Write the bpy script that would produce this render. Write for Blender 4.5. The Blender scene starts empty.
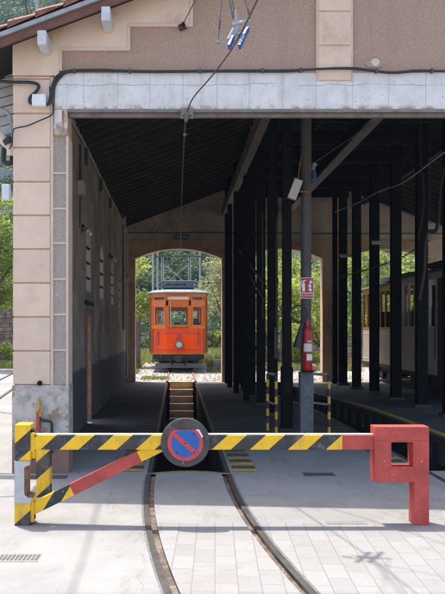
import bpy, bmesh, math, random
import numpy as np
from mathutils import Vector, Matrix

# ------------------------------------------------------------------ camera, world, sun, exposure
S = bpy.context.scene
COL = S.collection
FPX, VPX, VPY, CAMH = 760.0, 177.0, 330.0, 1.65
cam_d = bpy.data.cameras.new('camera')
cam = bpy.data.objects.new('camera', cam_d); COL.objects.link(cam)
cam_d.sensor_fit = 'VERTICAL'; cam_d.sensor_height = 36.0
cam_d.lens = FPX / 594.0 * 36.0
cam_d.shift_x = (222.5 - VPX) / 594.0
cam_d.shift_y = (VPY - 297.0) / 594.0
cam_d.clip_start = 0.05; cam_d.clip_end = 3000
cam.location = (0, 0, CAMH); cam.rotation_euler = (math.pi / 2, 0, 0)
S.camera = cam

SUN = Vector((-0.21, 0.235, 1.0)).normalized()          # towards the sun
elev = math.asin(SUN.z); azim = math.atan2(SUN.x, SUN.y)
W = bpy.data.worlds.new('World'); S.world = W; W.use_nodes = True
nt = W.node_tree; nt.nodes.clear()
sky = nt.nodes.new('ShaderNodeTexSky'); sky.sky_type = 'NISHITA'; sky.sun_disc = False
sky.sun_elevation = elev; sky.sun_rotation = azim; sky.dust_density = 3.5; sky.air_density = 0.85; sky.ozone_density = 0.6
bg = nt.nodes.new('ShaderNodeBackground'); bg.inputs['Strength'].default_value = 0.15
wo = nt.nodes.new('ShaderNodeOutputWorld')
nt.links.new(sky.outputs[0], bg.inputs['Color']); nt.links.new(bg.outputs[0], wo.inputs['Surface'])
sl = bpy.data.lights.new('sun', 'SUN'); sl.energy = 2.7; sl.angle = math.radians(0.55); sl.color = (1.0, 0.945, 0.86)
so = bpy.data.objects.new('sun', sl); COL.objects.link(so)
so.rotation_euler = (-SUN).to_track_quat('-Z', 'Y').to_euler(); so.location = (-20, 20, 60)
vs = S.view_settings
S.display_settings.display_device = 'sRGB'
vs.view_transform = 'Standard'; vs.look = 'None'; vs.gamma = 1.0; vs.use_curve_mapping = False
vs.exposure = 1.6
S.cycles.use_denoising = True
S.cycles.max_bounces = 14; S.cycles.diffuse_bounces = 9; S.cycles.transparent_max_bounces = 16

R = random.Random(7)

# ------------------------------------------------------------------ materials
def hexmix(c, k): return tuple(max(0, min(1, v * k)) for v in c)

class NT:
    def __init__(s, name):
        s.m = bpy.data.materials.new(name); s.m.use_nodes = True
        s.t = s.m.node_tree; s.t.nodes.clear()
        s.out = s.n('ShaderNodeOutputMaterial'); s.p = s.n('ShaderNodeBsdfPrincipled')
        s.l(s.p.outputs[0], s.out.inputs['Surface'])
        s.tc = s.n('ShaderNodeTexCoord')
    def n(s, t): return s.t.nodes.new(t)
    def l(s, a, b): s.t.links.new(a, b)
    def map(s, scale=(1, 1, 1), rot=(0, 0, 0), loc=(0, 0, 0), geo=False):
        mp = s.n('ShaderNodeMapping'); mp.inputs['Scale'].default_value = scale; mp.inputs['Rotation'].default_value = rot; mp.inputs['Location'].default_value = loc
        if geo:
            g = s.n('ShaderNodeNewGeometry'); s.l(g.outputs['Position'], mp.inputs[0])
        else: s.l(s.tc.outputs['Object'], mp.inputs[0])
        return mp.outputs[0]
    def noise(s, scale, vec=None, detail=5, rough=0.6, dist=0.0):
        n = s.n('ShaderNodeTexNoise'); n.inputs['Scale'].default_value = scale; n.inputs['Detail'].default_value = detail
        n.inputs['Roughness'].default_value = rough; n.inputs['Distortion'].default_value = dist
        s.l(vec if vec is not None else s.tc.outputs['Object'], n.inputs['Vector']); return n.outputs['Fac']
    def ramp(s, f, a, b, c0=0.0, c1=1.0):
        r = s.n('ShaderNodeMapRange'); r.inputs[1].default_value = a; r.inputs[2].default_value = b; r.inputs[3].default_value = c0; r.inputs[4].default_value = c1
        r.interpolation_type = 'SMOOTHSTEP'
        s.l(f, r.inputs[0]); return r.outputs[0]
    def math(s, op, a, b=None, c=None):
        m = s.n('ShaderNodeMath'); m.operation = op
        for i, v in enumerate((a, b, c)):
            if v is None: continue
            if isinstance(v, (int, float)): m.inputs[i].default_value = v
            else: s.l(v, m.inputs[i])
        return m.outputs[0]
    def mix(s, f, a, b, mode='MIX'):
        m = s.n('ShaderNodeMix'); m.data_type = 'RGBA'; m.blend_type = mode
        for i, v in ((0, f), (6, a), (7, b)):
            if isinstance(v, (int, float)): m.inputs[i].default_value = v
            elif isinstance(v, tuple): m.inputs[i].default_value = (v[0], v[1], v[2], 1)
            else: s.l(v, m.inputs[i])
        return m.outputs[2]
    def bump(s, h, strength=0.3, dist=0.01):
        b = s.n('ShaderNodeBump'); b.inputs['Strength'].default_value = strength; b.inputs['Distance'].default_value = dist
        s.l(h, b.inputs['Height']); s.l(b.outputs[0], s.p.inputs['Normal'])
    def sep(s, vec=None):
        x = s.n('ShaderNodeSeparateXYZ'); s.l(vec if vec is not None else s.tc.outputs['Object'], x.inputs[0]); return x.outputs
    def fin(s, col, rough=0.8, metal=0.0, spec=None):
        if isinstance(col, tuple): s.p.inputs['Base Color'].default_value = (*col, 1)
        else: s.l(col, s.p.inputs['Base Color'])
        if isinstance(rough, (int, float)): s.p.inputs['Roughness'].default_value = rough
        else: s.l(rough, s.p.inputs['Roughness'])
        s.p.inputs['Metallic'].default_value = metal
        if spec is not None: s.p.inputs['Specular IOR Level'].default_value = spec
        return s.m

def plain(name, c, rough=0.7, metal=0.0, var=0.25, scale=6.0, bump=0.15, bscale=60.0, stain=None, sthr=(0.58, 0.72), sscale=3.0, spec=None, isl=0):
    N = NT(name)
    f = N.noise(scale, detail=6)
    col = N.mix(N.ramp(f, 0.3, 0.7), hexmix(c, 1 - var), hexmix(c, 1 + var * 0.6))
    fine = N.noise(bscale, detail=3)
    col = N.mix(N.ramp(fine, 0.35, 0.65, 0.0, 0.35), col, hexmix(c, 0.75))
    if stain:
        col = N.mix(N.ramp(N.noise(sscale, detail=8, rough=0.7, dist=0.4), *sthr), col, stain)
    if isl:
        gi = N.n('ShaderNodeNewGeometry'); col = N.mix(isl, col, N.mix(gi.outputs['Random Per Island'], hexmix(c, 0.72), hexmix(c, 1.12)))
    N.bump(fine, bump, 0.01)
    return N.fin(col, rough, metal, spec)

M = {}
M['cream'] = plain('cream_stucco', (0.77, 0.57, 0.43), 0.9, isl=0.3, var=0.12, scale=2.2, bump=0.15, bscale=90, stain=(0.50, 0.29, 0.165), sthr=(0.53, 0.76), sscale=1.7)
M['cream_joint'] = plain('stucco_joint', (0.58, 0.37, 0.23), 0.95, var=0.1)
M['border'] = plain('cream_border', (0.68, 0.51, 0.40), 0.9, var=0.08, scale=3, bscale=90)

def pebble(name, a, b, c):
    N = NT(name)
    v = N.n('ShaderNodeTexVoronoi'); v.inputs['Scale'].default_value = 130; N.l(N.tc.outputs['Object'], v.inputs['Vector'])
    f = N.noise(62, detail=4, rough=0.75)
    big = N.noise(1.1, detail=5)
    col = N.mix(N.ramp(f, 0.30, 0.70), a, b)
    col = N.mix(N.ramp(big, 0.35, 0.75, 0.0, 0.6), col, c)
    col = N.mix(N.ramp(v.outputs['Distance'], 0.0, 0.6, 0.45, 0.0), col, hexmix(a, 0.45))
    st_ = N.noise(1.0, N.map((2.6, 2.6, 0.25), geo=True), detail=7, rough=0.65)
    col = N.mix(N.ramp(st_, 0.50, 0.78, 0, 0.45), col, hexmix(a, 0.8))
    N.bump(N.math('ADD', f, v.outputs['Distance']), 0.8, 0.012)
    return N.fin(col, 0.95)
M['lintel_seam'] = plain('lintel_seam', (0.55, 0.49, 0.44), 0.9, var=0.1)
M['pebble'] = pebble('pebbledash_render', (0.40, 0.255, 0.185), (0.68, 0.46, 0.345), (0.53, 0.36, 0.27))
M['pebble_grey'] = pebble('pebbledash_panel', (0.40, 0.335, 0.275), (0.58, 0.495, 0.415), (0.50, 0.42, 0.35))

def lintel_mat():
    N = NT('painted_lintel')
    f = N.noise(5, detail=6)
    col = N.mix(N.ramp(f, 0.3, 0.7), (0.63, 0.59, 0.56), (0.75, 0.705, 0.67))
    spots = N.noise(38, detail=2)
    col = N.mix(N.ramp(spots, 0.66, 0.72), col, (0.30, 0.25, 0.24))
    z = N.sep(N.map(geo=True))
    wob = N.noise(1.0, N.map((1.6, 0, 0), geo=True), detail=9, rough=0.62)      # one long wandering crack
    dz_ = N.math('ABSOLUTE', N.math('SUBTRACT', N.math('SUBTRACT', z[2], 4.385), N.math('MULTIPLY', wob, 0.17)))
    crack = N.math('MULTIPLY', N.ramp(dz_, 0.0015, 0.0055, 0.75, 0.0), N.ramp(N.noise(1.3, N.map(geo=True, loc=(3, 0, 0))), 0.36, 0.50))
    col = N.mix(crack, col, (0.20, 0.17, 0.16))
    v = N.noise(1.0, N.map((2.2, 2.2, 1.4), geo=True), detail=9, rough=0.6)
    col = N.mix(N.math('MULTIPLY', N.ramp(N.math('ABSOLUTE', N.math('SUBTRACT', v, 0.5)), 0.0012, 0.004, 0.4, 0.0), N.ramp(N.noise(2.1, N.map(geo=True)), 0.5, 0.6)), col, (0.25, 0.21, 0.20))
    drip = N.noise(1.0, N.map((5, 5, 0.6), geo=True), detail=6)
    col = N.mix(N.ramp(drip, 0.54, 0.74, 0, 0.45), col, (0.42, 0.37, 0.34))
    z = N.sep(N.map(geo=True))
    low = N.math('MULTIPLY', N.ramp(z[2], 4.26, 4.19), N.ramp(N.noise(9, detail=6), 0.42, 0.62))
    col = N.mix(low, col, (0.34, 0.24, 0.18))
    # rust run at the left bearing
    rx = N.math('MULTIPLY', N.ramp(z[0], -1.335, -1.315), N.ramp(z[0], -1.268, -1.285))
    rz = N.math('MULTIPLY', N.ramp(z[2], 3.90, 4.05), N.ramp(z[2], 4.20, 4.16))
    rn = N.ramp(N.noise(1, N.map((26, 26, 3), geo=True), detail=6), 0.36, 0.52)
    col = N.mix(N.math('MULTIPLY', N.math('MULTIPLY', rx, rz), rn), col, (0.36, 0.11, 0.02))
    N.bump(N.noise(70), 0.2, 0.008)
    return N.fin(col, 0.75)
M['lintel'] = lintel_mat()

def plinth_mat():
    N = NT('peeling_plinth')
    g = N.map(geo=True); z = N.sep(g)
    f = N.noise(7, g, detail=8, rough=0.7)
    col = N.mix(N.ramp(f, 0.35, 0.6), (0.33, 0.29, 0.245), (0.55, 0.50, 0.44))
    col = N.mix(N.ramp(N.noise(3.3, g, detail=9, rough=0.75, dist=0.5), 0.52, 0.58, 0, 0.85), col, (0.29, 0.20, 0.13))
    low = N.math('ADD', z[2], N.math('MULTIPLY', N.noise(4, g, detail=6), 0.55))
    col = N.mix(N.ramp(low, 0.78, 0.62), col, (0.27, 0.155, 0.12))
    vor = N.ramp(N.noise(13, N.map((1.6, 1, 0.5), geo=True), detail=7, rough=0.8), 0.60, 0.66)
    col = N.mix(N.math('MULTIPLY', vor, 0.8), col, (0.13, 0.10, 0.08))
    N.bump(f, 0.6, 0.02)
    return N.fin(col, 0.95)
M['plinth'] = plinth_mat()

def sidewall_mat():
    N = NT('sooty_wall')
    g = N.map(geo=True); z = N.sep(g)
    f = N.noise(1.3, g, detail=8, rough=0.65)
    streak = N.noise(1.0, N.map((3.0, 3.0, 0.35), geo=True), detail=6)
    col = N.mix(N.ramp(f, 0.3, 0.7), (0.22, 0.165, 0.135), (0.44, 0.35, 0.29))
    col = N.mix(N.ramp(streak, 0.50, 0.72, 0, 0.75), col, (0.09, 0.08, 0.075))
    dado = N.math('ADD', z[2], N.math('MULTIPLY', N.noise(2.5, g, detail=7), 0.22))
    col = N.mix(N.ramp(dado, 1.16, 1.08, 0, 0.9), col, (0.075, 0.070, 0.070))
    col = N.mix(N.ramp(N.noise(2.2, g, detail=9, rough=0.8), 0.57, 0.66, 0, 0.55), col, (0.40, 0.32, 0.26))
    N.bump(N.noise(25, g), 0.3, 0.02)
    return N.fin(col, 0.9)
M['sidewall'] = sidewall_mat()
M['rearwall'] = plain('ochre_plaster', (0.74, 0.61, 0.50), 0.95, var=0.2, scale=1.6, bscale=40, stain=(0.30, 0.23, 0.18), sscale=1.5, sthr=(0.52, 0.75))
M['archtrim'] = plain('ochre_arch', (0.70, 0.48, 0.31), 0.95, var=0.2, scale=2.0, bscale=40, stain=(0.32, 0.185, 0.11), sscale=2.2, sthr=(0.5, 0.75))
M['jamb'] = plain('lit_jamb_plaster', (0.40, 0.33, 0.28), 0.9, var=0.15)  # lightened in colour so the reveals look lit from outside
M['brick'] = plain('brick_jamb', (0.30, 0.165, 0.115), 0.95, var=0.35, scale=9, bscale=50, stain=(0.5, 0.4, 0.33), sscale=6)
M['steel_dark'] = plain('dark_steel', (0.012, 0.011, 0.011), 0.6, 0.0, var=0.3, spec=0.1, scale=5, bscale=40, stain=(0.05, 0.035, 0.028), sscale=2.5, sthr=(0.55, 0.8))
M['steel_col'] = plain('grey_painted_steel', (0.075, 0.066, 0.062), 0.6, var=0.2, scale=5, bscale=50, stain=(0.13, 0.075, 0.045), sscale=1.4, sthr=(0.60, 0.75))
M['col_base'] = plain('column_base_paint', (0.125, 0.13, 0.135), 0.7, var=0.25, scale=8, bscale=50, stain=(0.07, 0.07, 0.075), sscale=3)
M['lintel_steel'] = plain('rusty_flange', (0.22, 0.19, 0.17), 0.6, var=0.3, scale=9, stain=(0.16, 0.09, 0.06), sscale=5)
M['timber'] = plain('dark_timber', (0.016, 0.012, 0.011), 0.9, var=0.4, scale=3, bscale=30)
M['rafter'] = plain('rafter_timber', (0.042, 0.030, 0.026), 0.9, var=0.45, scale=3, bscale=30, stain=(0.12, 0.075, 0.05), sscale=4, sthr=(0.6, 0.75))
M['leak_lath'] = plain('light_leak_lath', (0.24, 0.165, 0.135), 0.9, var=0.3)  # pale tone stands in for daylight leaking between the tiles
M['terracotta'] = plain('terracotta_tile', (0.22, 0.095, 0.065), 0.9, var=0.4, scale=6, stain=(0.24, 0.18, 0.14), sscale=4)
M['bargeboard'] = plain('brown_bargeboard', (0.17, 0.075, 0.05), 0.8, var=0.2)
M['galv'] = plain('galvanised_metal', (0.36, 0.37, 0.38), 0.6, 0.2, var=0.15, scale=9, stain=(0.30, 0.30, 0.30), sscale=7)
M['galv_worn'] = plain('worn_grey_paint', (0.50, 0.49, 0.47), 0.7, var=0.2, scale=9, stain=(0.36, 0.20, 0.10), sscale=6, sthr=(0.58, 0.66))
M['rust'] = plain('rusty_iron', (0.26, 0.13, 0.07), 0.9, var=0.4, scale=20, stain=(0.4, 0.3, 0.2), sscale=15)
M['dark_rust'] = plain('dark_rusty_iron', (0.07, 0.04, 0.03), 0.9, var=0.4, scale=20)
M['drain_iron'] = plain('pale_drain_iron', (0.24, 0.23, 0.21), 0.8, var=0.2, scale=12)
M['drain_slot'] = plain('dusty_slot', (0.11, 0.10, 0.09), 0.9, var=0.3, scale=12)
M['cover_stone'] = plain('cover_concrete', (0.20, 0.19, 0.18), 0.85, var=0.2, scale=9)
M['tile_end'] = plain('weathered_purlin_paint', (0.60, 0.60, 0.60), 0.75, var=0.15, scale=9, stain=(0.40, 0.37, 0.33), sscale=7)
M['chalk'] = plain('faded_chalk', (0.24, 0.24, 0.24), 0.9, var=0.3, scale=30)
M['black_rubber'] = plain('black_cable', (0.018, 0.018, 0.020), 0.5, var=0.2)
M['wire'] = plain('weathered_wire', (0.13, 0.125, 0.11), 0.5, 0.4, var=0.2)
M['white_plastic'] = plain('white_plastic', (0.78, 0.78, 0.78), 0.45, var=0.04, bump=0.02)
M['blue_plastic'] = plain('blue_plastic', (0.02, 0.09, 0.32), 0.6, var=0.15, bump=0.02)
M['blue_pipe'] = plain('blue_grey_conduit', (0.13, 0.18, 0.24), 0.5, var=0.1)
M['fixture'] = plain('lamp_housing', (0.50, 0.48, 0.43), 0.5, var=0.15)
M['rail'] = plain('rail_steel', (0.115, 0.108, 0.103), 0.45, 0.5, var=0.35, scale=5, stain=(0.10, 0.06, 0.04), sscale=5, sthr=(0.58, 0.72))
M['rail_rust'] = plain('rusty_rail', (0.21, 0.10, 0.065), 0.6, 0.3, var=0.3, scale=8)
M['pit_wall'] = plain('oily_pit_concrete', (0.055, 0.052, 0.05), 0.9, var=0.5, scale=3, bscale=20, stain=(0.12, 0.11, 0.10), sscale=2)
M['pit_stair'] = plain('timber_steps', (0.88, 0.60, 0.36), 0.85, var=0.2, scale=7, stain=(0.60, 0.38, 0.20), sscale=5)
M['pit_nosing'] = plain('step_nosing', (0.85, 0.72, 0.58), 0.8, var=0.2)
M['debris'] = plain('groove_debris', (0.175, 0.145, 0.115), 0.95, var=0.35, scale=24, bscale=80, bump=0.6, stain=(0.07, 0.06, 0.052), sscale=4, sthr=(0.40, 0.60))
M['asphalt_band'] = plain('asphalt_joint', (0.15, 0.15, 0.155), 0.9, var=0.35, scale=14, stain=(0.25, 0.24, 0.235), sscale=10)
M['glass'] = None

def concrete(name, a, b, rough=0.85, crackle=True, stain=(0.2, 0.18, 0.16), streak=False):
    N = NT(name); g = N.map(geo=True)
    f = N.noise(0.7, g, detail=9, rough=0.68)
    col = N.mix(N.ramp(f, 0.3, 0.7), a, b)
    fine = N.noise(60, g, detail=4, rough=0.8)
    col = N.mix(N.ramp(fine, 0.30, 0.62, 0.30, 0.0), col, hexmix(a, 0.6))
    pk = N.noise(170, g, detail=2)
    col = N.mix(N.ramp(pk, 0.66, 0.75, 0, 0.6), col, hexmix(a, 0.45))
    st = N.noise(2.4, N.map((1.0, 0.35, 1), geo=True), detail=8, rough=0.75, dist=0.6)
    col = N.mix(N.ramp(st, 0.50, 0.74, 0, 0.8), col, stain)
    spots = N.noise(5.5, g, detail=7, rough=0.7)
    col = N.mix(N.ramp(spots, 0.60, 0.70, 0, 0.35), col, hexmix(stain, 0.75))
    if crackle:
        v = N.n('ShaderNodeTexVoronoi'); v.feature = 'DISTANCE_TO_EDGE'; v.inputs['Scale'].default_value = 0.42
        wv = N.n('ShaderNodeVectorMath'); wv.operation = 'ADD'
        nn = N.n('ShaderNodeTexNoise'); nn.inputs['Scale'].default_value = 2.2; nn.inputs['Detail'].default_value = 6; N.l(g, nn.inputs['Vector'])
        sc = N.n('ShaderNodeVectorMath'); sc.operation = 'SCALE'; sc.inputs['Scale'].default_value = 0.6
        N.l(nn.outputs['Color'], sc.inputs[0]); N.l(g, wv.inputs[0]); N.l(sc.outputs[0], wv.inputs[1]); N.l(wv.outputs[0], v.inputs['Vector'])
        col = N.mix(N.ramp(v.outputs['Distance'], 0.0005, 0.005, 0.28, 0.0), col, hexmix(a, 0.4))
    N.bump(N.math('ADD', fine, N.math('MULTIPLY', f, 2.0)), 0.25, 0.006)
    return N.fin(col, rough)
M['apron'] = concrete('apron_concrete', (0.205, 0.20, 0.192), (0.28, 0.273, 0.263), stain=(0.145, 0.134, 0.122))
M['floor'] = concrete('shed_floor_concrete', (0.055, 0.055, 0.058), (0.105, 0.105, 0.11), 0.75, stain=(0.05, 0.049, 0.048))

def paver_mat():
    N = NT('block_paving')
    g = N.map(geo=True, rot=(0, 0, math.pi / 2 + 0.05))
    b = N.n('ShaderNodeTexBrick'); N.l(g, b.inputs['Vector'])
    b.inputs['Scale'].default_value = 1.0; b.inputs['Brick Width'].default_value = 0.30; b.inputs['Row Height'].default_value = 0.15
    b.inputs['Mortar Size'].default_value = 0.0045; b.inputs['Mortar Smooth'].default_value = 0.3; b.inputs['Bias'].default_value = 0.0
    b.inputs['Color1'].default_value = (0.222, 0.218, 0.211, 1); b.inputs['Color2'].default_value = (0.262, 0.257, 0.249, 1); b.inputs['Mortar'].default_value = (0.175, 0.168, 0.157, 1)
    gg = N.map(geo=True)
    fine = N.noise(70, gg, detail=4, rough=0.8)
    col = N.mix(N.ramp(fine, 0.30, 0.62, 0.30, 0.0), b.outputs['Color'], (0.15, 0.14, 0.13))
    col = N.mix(N.ramp(N.noise(1.6, gg, detail=9, rough=0.75, dist=0.4), 0.46, 0.74, 0, 0.75), col, (0.195, 0.178, 0.158))
    col = N.mix(N.ramp(N.noise(6.0, gg, detail=8, rough=0.75), 0.56, 0.70, 0, 0.5), col, (0.15, 0.14, 0.128))
    col = N.mix(N.ramp(N.noise(130, gg, detail=2), 0.62, 0.72, 0, 0.7), col, (0.10, 0.095, 0.088))
    N.bump(N.math('ADD', N.math('MULTIPLY', b.outputs['Fac'], -2.0), N.math('MULTIPLY', fine, 0.5)), 0.45, 0.006)
    return N.fin(col, 0.85)
M['paver'] = paver_mat()

def gravel_mat(name, a, b, c, grass):
    N = NT(name); g = N.map(geo=True)
    v = N.n('ShaderNodeTexVoronoi'); v.inputs['Scale'].default_value = 14; N.l(g, v.inputs['Vector'])
    f = N.noise(0.5, g, detail=8, rough=0.7)
    sp = N.sep(v.outputs['Color'])
    col = N.mix(sp[0], a, b)
    col = N.mix(N.ramp(v.outputs['Distance'], 0.2, 0.7, 0.0, 0.8), col, c)
    col = N.mix(N.ramp(f, 0.56, 0.64), col, grass)
    N.bump(v.outputs['Distance'], 0.9, -0.04)
    return N.fin(col, 0.95)
M['ballast'] = gravel_mat('ballast_gravel', (0.30, 0.275, 0.245), (0.50, 0.465, 0.42), (0.18, 0.16, 0.14), (0.42, 0.38, 0.33))
M['soil'] = gravel_mat('dry_ground', (0.21, 0.20, 0.15), (0.30, 0.28, 0.225), (0.17, 0.165, 0.12), (0.13, 0.17, 0.045))
M['stone'] = plain('rubble_stone', (0.33, 0.24, 0.185), 0.95, var=0.5, scale=5, bscale=12, bump=0.9, stain=(0.18, 0.125, 0.09), sscale=4, sthr=(0.45, 0.6))
M['stone_grey'] = plain('grey_stone', (0.36, 0.34, 0.32), 0.95, var=0.4, scale=2.5, bscale=10, bump=0.6)
M['hill'] = plain('hill_scrub', (0.045, 0.066, 0.028), 1.0, var=0.5, scale=0.12, bscale=0.6, bump=0.0, stain=(0.14, 0.12, 0.075), sscale=0.05, sthr=(0.54, 0.64))

def hazard(name, axis, period, phase, slope, horizontal=False, frac=0.5):
    """Yellow and black diagonal paint with chips: u = axis coordinate - slope * z (world position)."""
    N = NT(name); g = N.map(geo=True); s = N.sep(g)
    u = N.math('SUBTRACT', s[axis], N.math('MULTIPLY', s[2], slope))
    u = N.math('FRACT', N.math('DIVIDE', N.math('ADD', u, phase), period))
    yel = N.math('LESS_THAN', u, frac)
    wear = N.noise(11, g, detail=8, rough=0.75)
    yc = N.mix(N.ramp(wear, 0.35, 0.7), (0.95, 0.54, 0.008), (0.82, 0.45, 0.015))
    bc = N.mix(N.ramp(wear, 0.50, 0.66, 0, 0.8), (0.028, 0.028, 0.030), (0.13, 0.13, 0.135))
    col = N.mix(yel, bc, yc)
    chip = N.ramp(N.noise(30, g, detail=6, rough=0.75), 0.635, 0.66)
    grime = N.noise(1.0, N.map((9, 9, 2.2), geo=True), detail=7, rough=0.7)
    col = N.mix(N.ramp(grime, 0.50, 0.75, 0, 0.45), col, (0.20, 0.15, 0.10))
    col = N.mix(chip, col, (0.36, 0.34, 0.31))
    N.bump(N.noise(40, g), 0.12, 0.005)
    return N.fin(col, 0.5)
M['haz_beam'] = hazard('hazard_beam_paint', 0, 0.322, 0.998 + 0.635 * 1.12, 1.12)
M['haz_post'] = hazard('hazard_post_paint', 0, 0.38, 2.332, 1.12)
M['haz_post_b'] = hazard('hazard_short_post_paint', 0, 0.38, 1.963, 1.12)
M['haz_brace'] = hazard('hazard_brace_paint', 0, 0.22, 1.32, 0.6)
M['haz_rail'] = hazard('hazard_hoop_paint', 2, 0.24, 0.0, 0.0)
M['haz_yellow'] = plain('worn_yellow_paint', (0.93, 0.52, 0.008), 0.5, var=0.12, scale=10, stain=(0.36, 0.34, 0.31), sscale=30, sthr=(0.68, 0.72))
M['red'] = plain('weathered_red_paint', (0.50, 0.068, 0.052), 0.6, var=0.28, scale=4, bscale=60, bump=0.1, stain=(0.58, 0.46, 0.42), sscale=26, sthr=(0.655, 0.67))
M['red_gloss'] = plain('red_enamel', (0.42, 0.012, 0.018), 0.28, var=0.06, bump=0.02)
M['yellow'] = plain('yellow_edge_paint', (0.50, 0.32, 0.02), 0.8, var=0.3, scale=10, stain=(0.12, 0.11, 0.10), sscale=9, sthr=(0.55, 0.65))

def floor_stripes():
    N = NT('floor_hazard_stripes'); g = N.map(geo=True); s = N.sep(g)
    u = N.math('FRACT', N.math('DIVIDE', s[1], 0.44))
    yel = N.math('LESS_THAN', u, 0.5)
    w = N.noise(9, g, detail=8, rough=0.8)
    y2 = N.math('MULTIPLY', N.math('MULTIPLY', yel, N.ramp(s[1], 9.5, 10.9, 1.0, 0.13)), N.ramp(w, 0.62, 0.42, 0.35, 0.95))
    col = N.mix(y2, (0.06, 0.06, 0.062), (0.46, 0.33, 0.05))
    return N.fin(col, 0.8)
M['floor_stripes'] = floor_stripes()

def wood_mat(name, a, b):
    N = NT(name)
    f = N.noise(4, N.map((6, 6, 0.8)), detail=6)
    col = N.mix(N.ramp(f, 0.3, 0.7), a, b)
    return N.fin(col, 0.35)
M['varnish'] = wood_mat('varnished_wood', (0.56, 0.125, 0.018), (0.72, 0.20, 0.032))
M['varnish_dark'] = wood_mat('dark_varnished_wood', (0.24, 0.08, 0.024), (0.36, 0.12, 0.035))
M['orange'] = plain('orange_enamel', (1.0, 0.095, 0.003), 0.45, var=0.05, scale=2, bump=0.01, spec=0.2)
M['tram_blue'] = plain('blue_lining', (0.10, 0.06, 0.30), 0.5, var=0.05)
M['tram_under'] = plain('grimy_underframe', (0.030, 0.029, 0.030), 0.7, var=0.4, scale=9)
M['tram_step'] = plain('grey_buffer_beam', (0.15, 0.15, 0.155), 0.6, var=0.3, scale=9)
M['tram_roof'] = plain('grey_blue_roof', (0.17, 0.20, 0.22), 0.75, var=0.12, scale=4)
M['pantograph'] = plain('pantograph_grey', (0.10, 0.125, 0.145), 0.6, var=0.2)
M['trailer_shaded'] = plain('shaded_trailer_panel', (0.36, 0.31, 0.26), 0.45, var=0.1, scale=3)  # cream panel with shade put into its colour
M['trailer_cream'] = plain('cream_panel', (0.72, 0.66, 0.58), 0.45, var=0.08, scale=3)
M['trailer_white'] = plain('white_trailer_paint', (0.60, 0.585, 0.55), 0.45, var=0.06)
M['sign_red'] = plain('sign_red', (0.45, 0.02, 0.03), 0.4, var=0.06, bump=0.01)
M['sign_white'] = plain('sign_white', (0.80, 0.80, 0.80), 0.4, var=0.04, bump=0.01)
M['sign_blue'] = plain('sign_blue', (0.012, 0.11, 0.40), 0.4, var=0.12, scale=12, bump=0.02, stain=(0.35, 0.42, 0.55), sscale=22, sthr=(0.68, 0.72))
M['sign_ring'] = plain('sign_ring_red', (0.60, 0.06, 0.07), 0.45, var=0.1, scale=12, bump=0.02)
M['sign_green'] = plain('exit_green', (0.02, 0.20, 0.08), 0.4, var=0.05)
M['disc_dark'] = plain('scuffed_dark_disc', (0.070, 0.060, 0.053), 0.6, var=0.4, scale=10, bscale=40, stain=(0.17, 0.17, 0.18), sscale=9, sthr=(0.57, 0.66))
M['label_paper'] = plain('paper_label', (0.72, 0.62, 0.60), 0.6, var=0.1, scale=30)
M['house_wall'] = plain('house_render', (0.48, 0.36, 0.25), 0.9, var=0.15, scale=0.8)
M['bark'] = plain('tree_bark', (0.13, 0.10, 0.075), 0.95, var=0.4, scale=6, bscale=20, bump=0.6)
M['fruit'] = plain('orange_fruit', (0.75, 0.30, 0.02), 0.5, var=0.1)
M['oldwood'] = plain('grey_fence_wood', (0.17, 0.155, 0.15), 0.9, var=0.3, scale=5)

def glass_mat():
    N = NT('window_glass')
    t = N.n('ShaderNodeBsdfTransparent'); t.inputs[0].default_value = (0.93, 0.96, 0.95, 1)
    gl = N.n('ShaderNodeBsdfGlossy'); gl.inputs['Roughness'].default_value = 0.03
    lw = N.n('ShaderNodeLayerWeight'); lw.inputs['Blend'].default_value = 0.12
    mx = N.n('ShaderNodeMixShader')
    N.l(N.math('ADD', N.math('MULTIPLY', lw.outputs['Fresnel'], 0.6), 0.05), mx.inputs[0]); N.l(t.outputs[0], mx.inputs[1]); N.l(gl.outputs[0], mx.inputs[2])
    N.l(mx.outputs[0], N.out.inputs['Surface']); return N.m
M['glass'] = glass_mat()

def leaf_mat(name, a, b, trans=0.45):
    N = NT(name)
    gi = N.n('ShaderNodeNewGeometry')
    col = N.mix(gi.outputs['Random Per Island'], a, b)
    col = N.mix(N.ramp(N.noise(0.9, detail=3), 0.35, 0.65, 0.0, 0.55), col, hexmix(a, 0.7))
    N.l(col, N.p.inputs['Base Color']); N.p.inputs['Roughness'].default_value = 0.55
    tr = N.n('ShaderNodeBsdfTranslucent'); N.l(N.mix(0.5, col, hexmix(b, 1.5)), tr.inputs['Color'])
    mx = N.n('ShaderNodeMixShader'); mx.inputs[0].default_value = trans
    N.l(N.p.outputs[0], mx.inputs[1]); N.l(tr.outputs[0], mx.inputs[2]); N.l(mx.outputs[0], N.out.inputs['Surface'])
    return N.m
M['leaf_bright'] = leaf_mat('bright_leaves', (0.17, 0.23, 0.04), (0.36, 0.41, 0.09), 0.55)
M['leaf_mid'] = leaf_mat('mid_leaves', (0.13, 0.20, 0.035), (0.28, 0.33, 0.07), 0.55)
M['leaf_olive'] = leaf_mat('olive_leaves', (0.19, 0.205, 0.09), (0.35, 0.36, 0.17), 0.45)
M['leaf_dark'] = leaf_mat('dark_leaves', (0.022, 0.046, 0.018), (0.055, 0.09, 0.035), 0.3)
M['leaf_wood'] = leaf_mat('hill_wood_leaves', (0.028, 0.058, 0.026), (0.085, 0.125, 0.045), 0.4)
M['grass'] = leaf_mat('grass_blades', (0.10, 0.14, 0.03), (0.24, 0.26, 0.07), 0.45)

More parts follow.
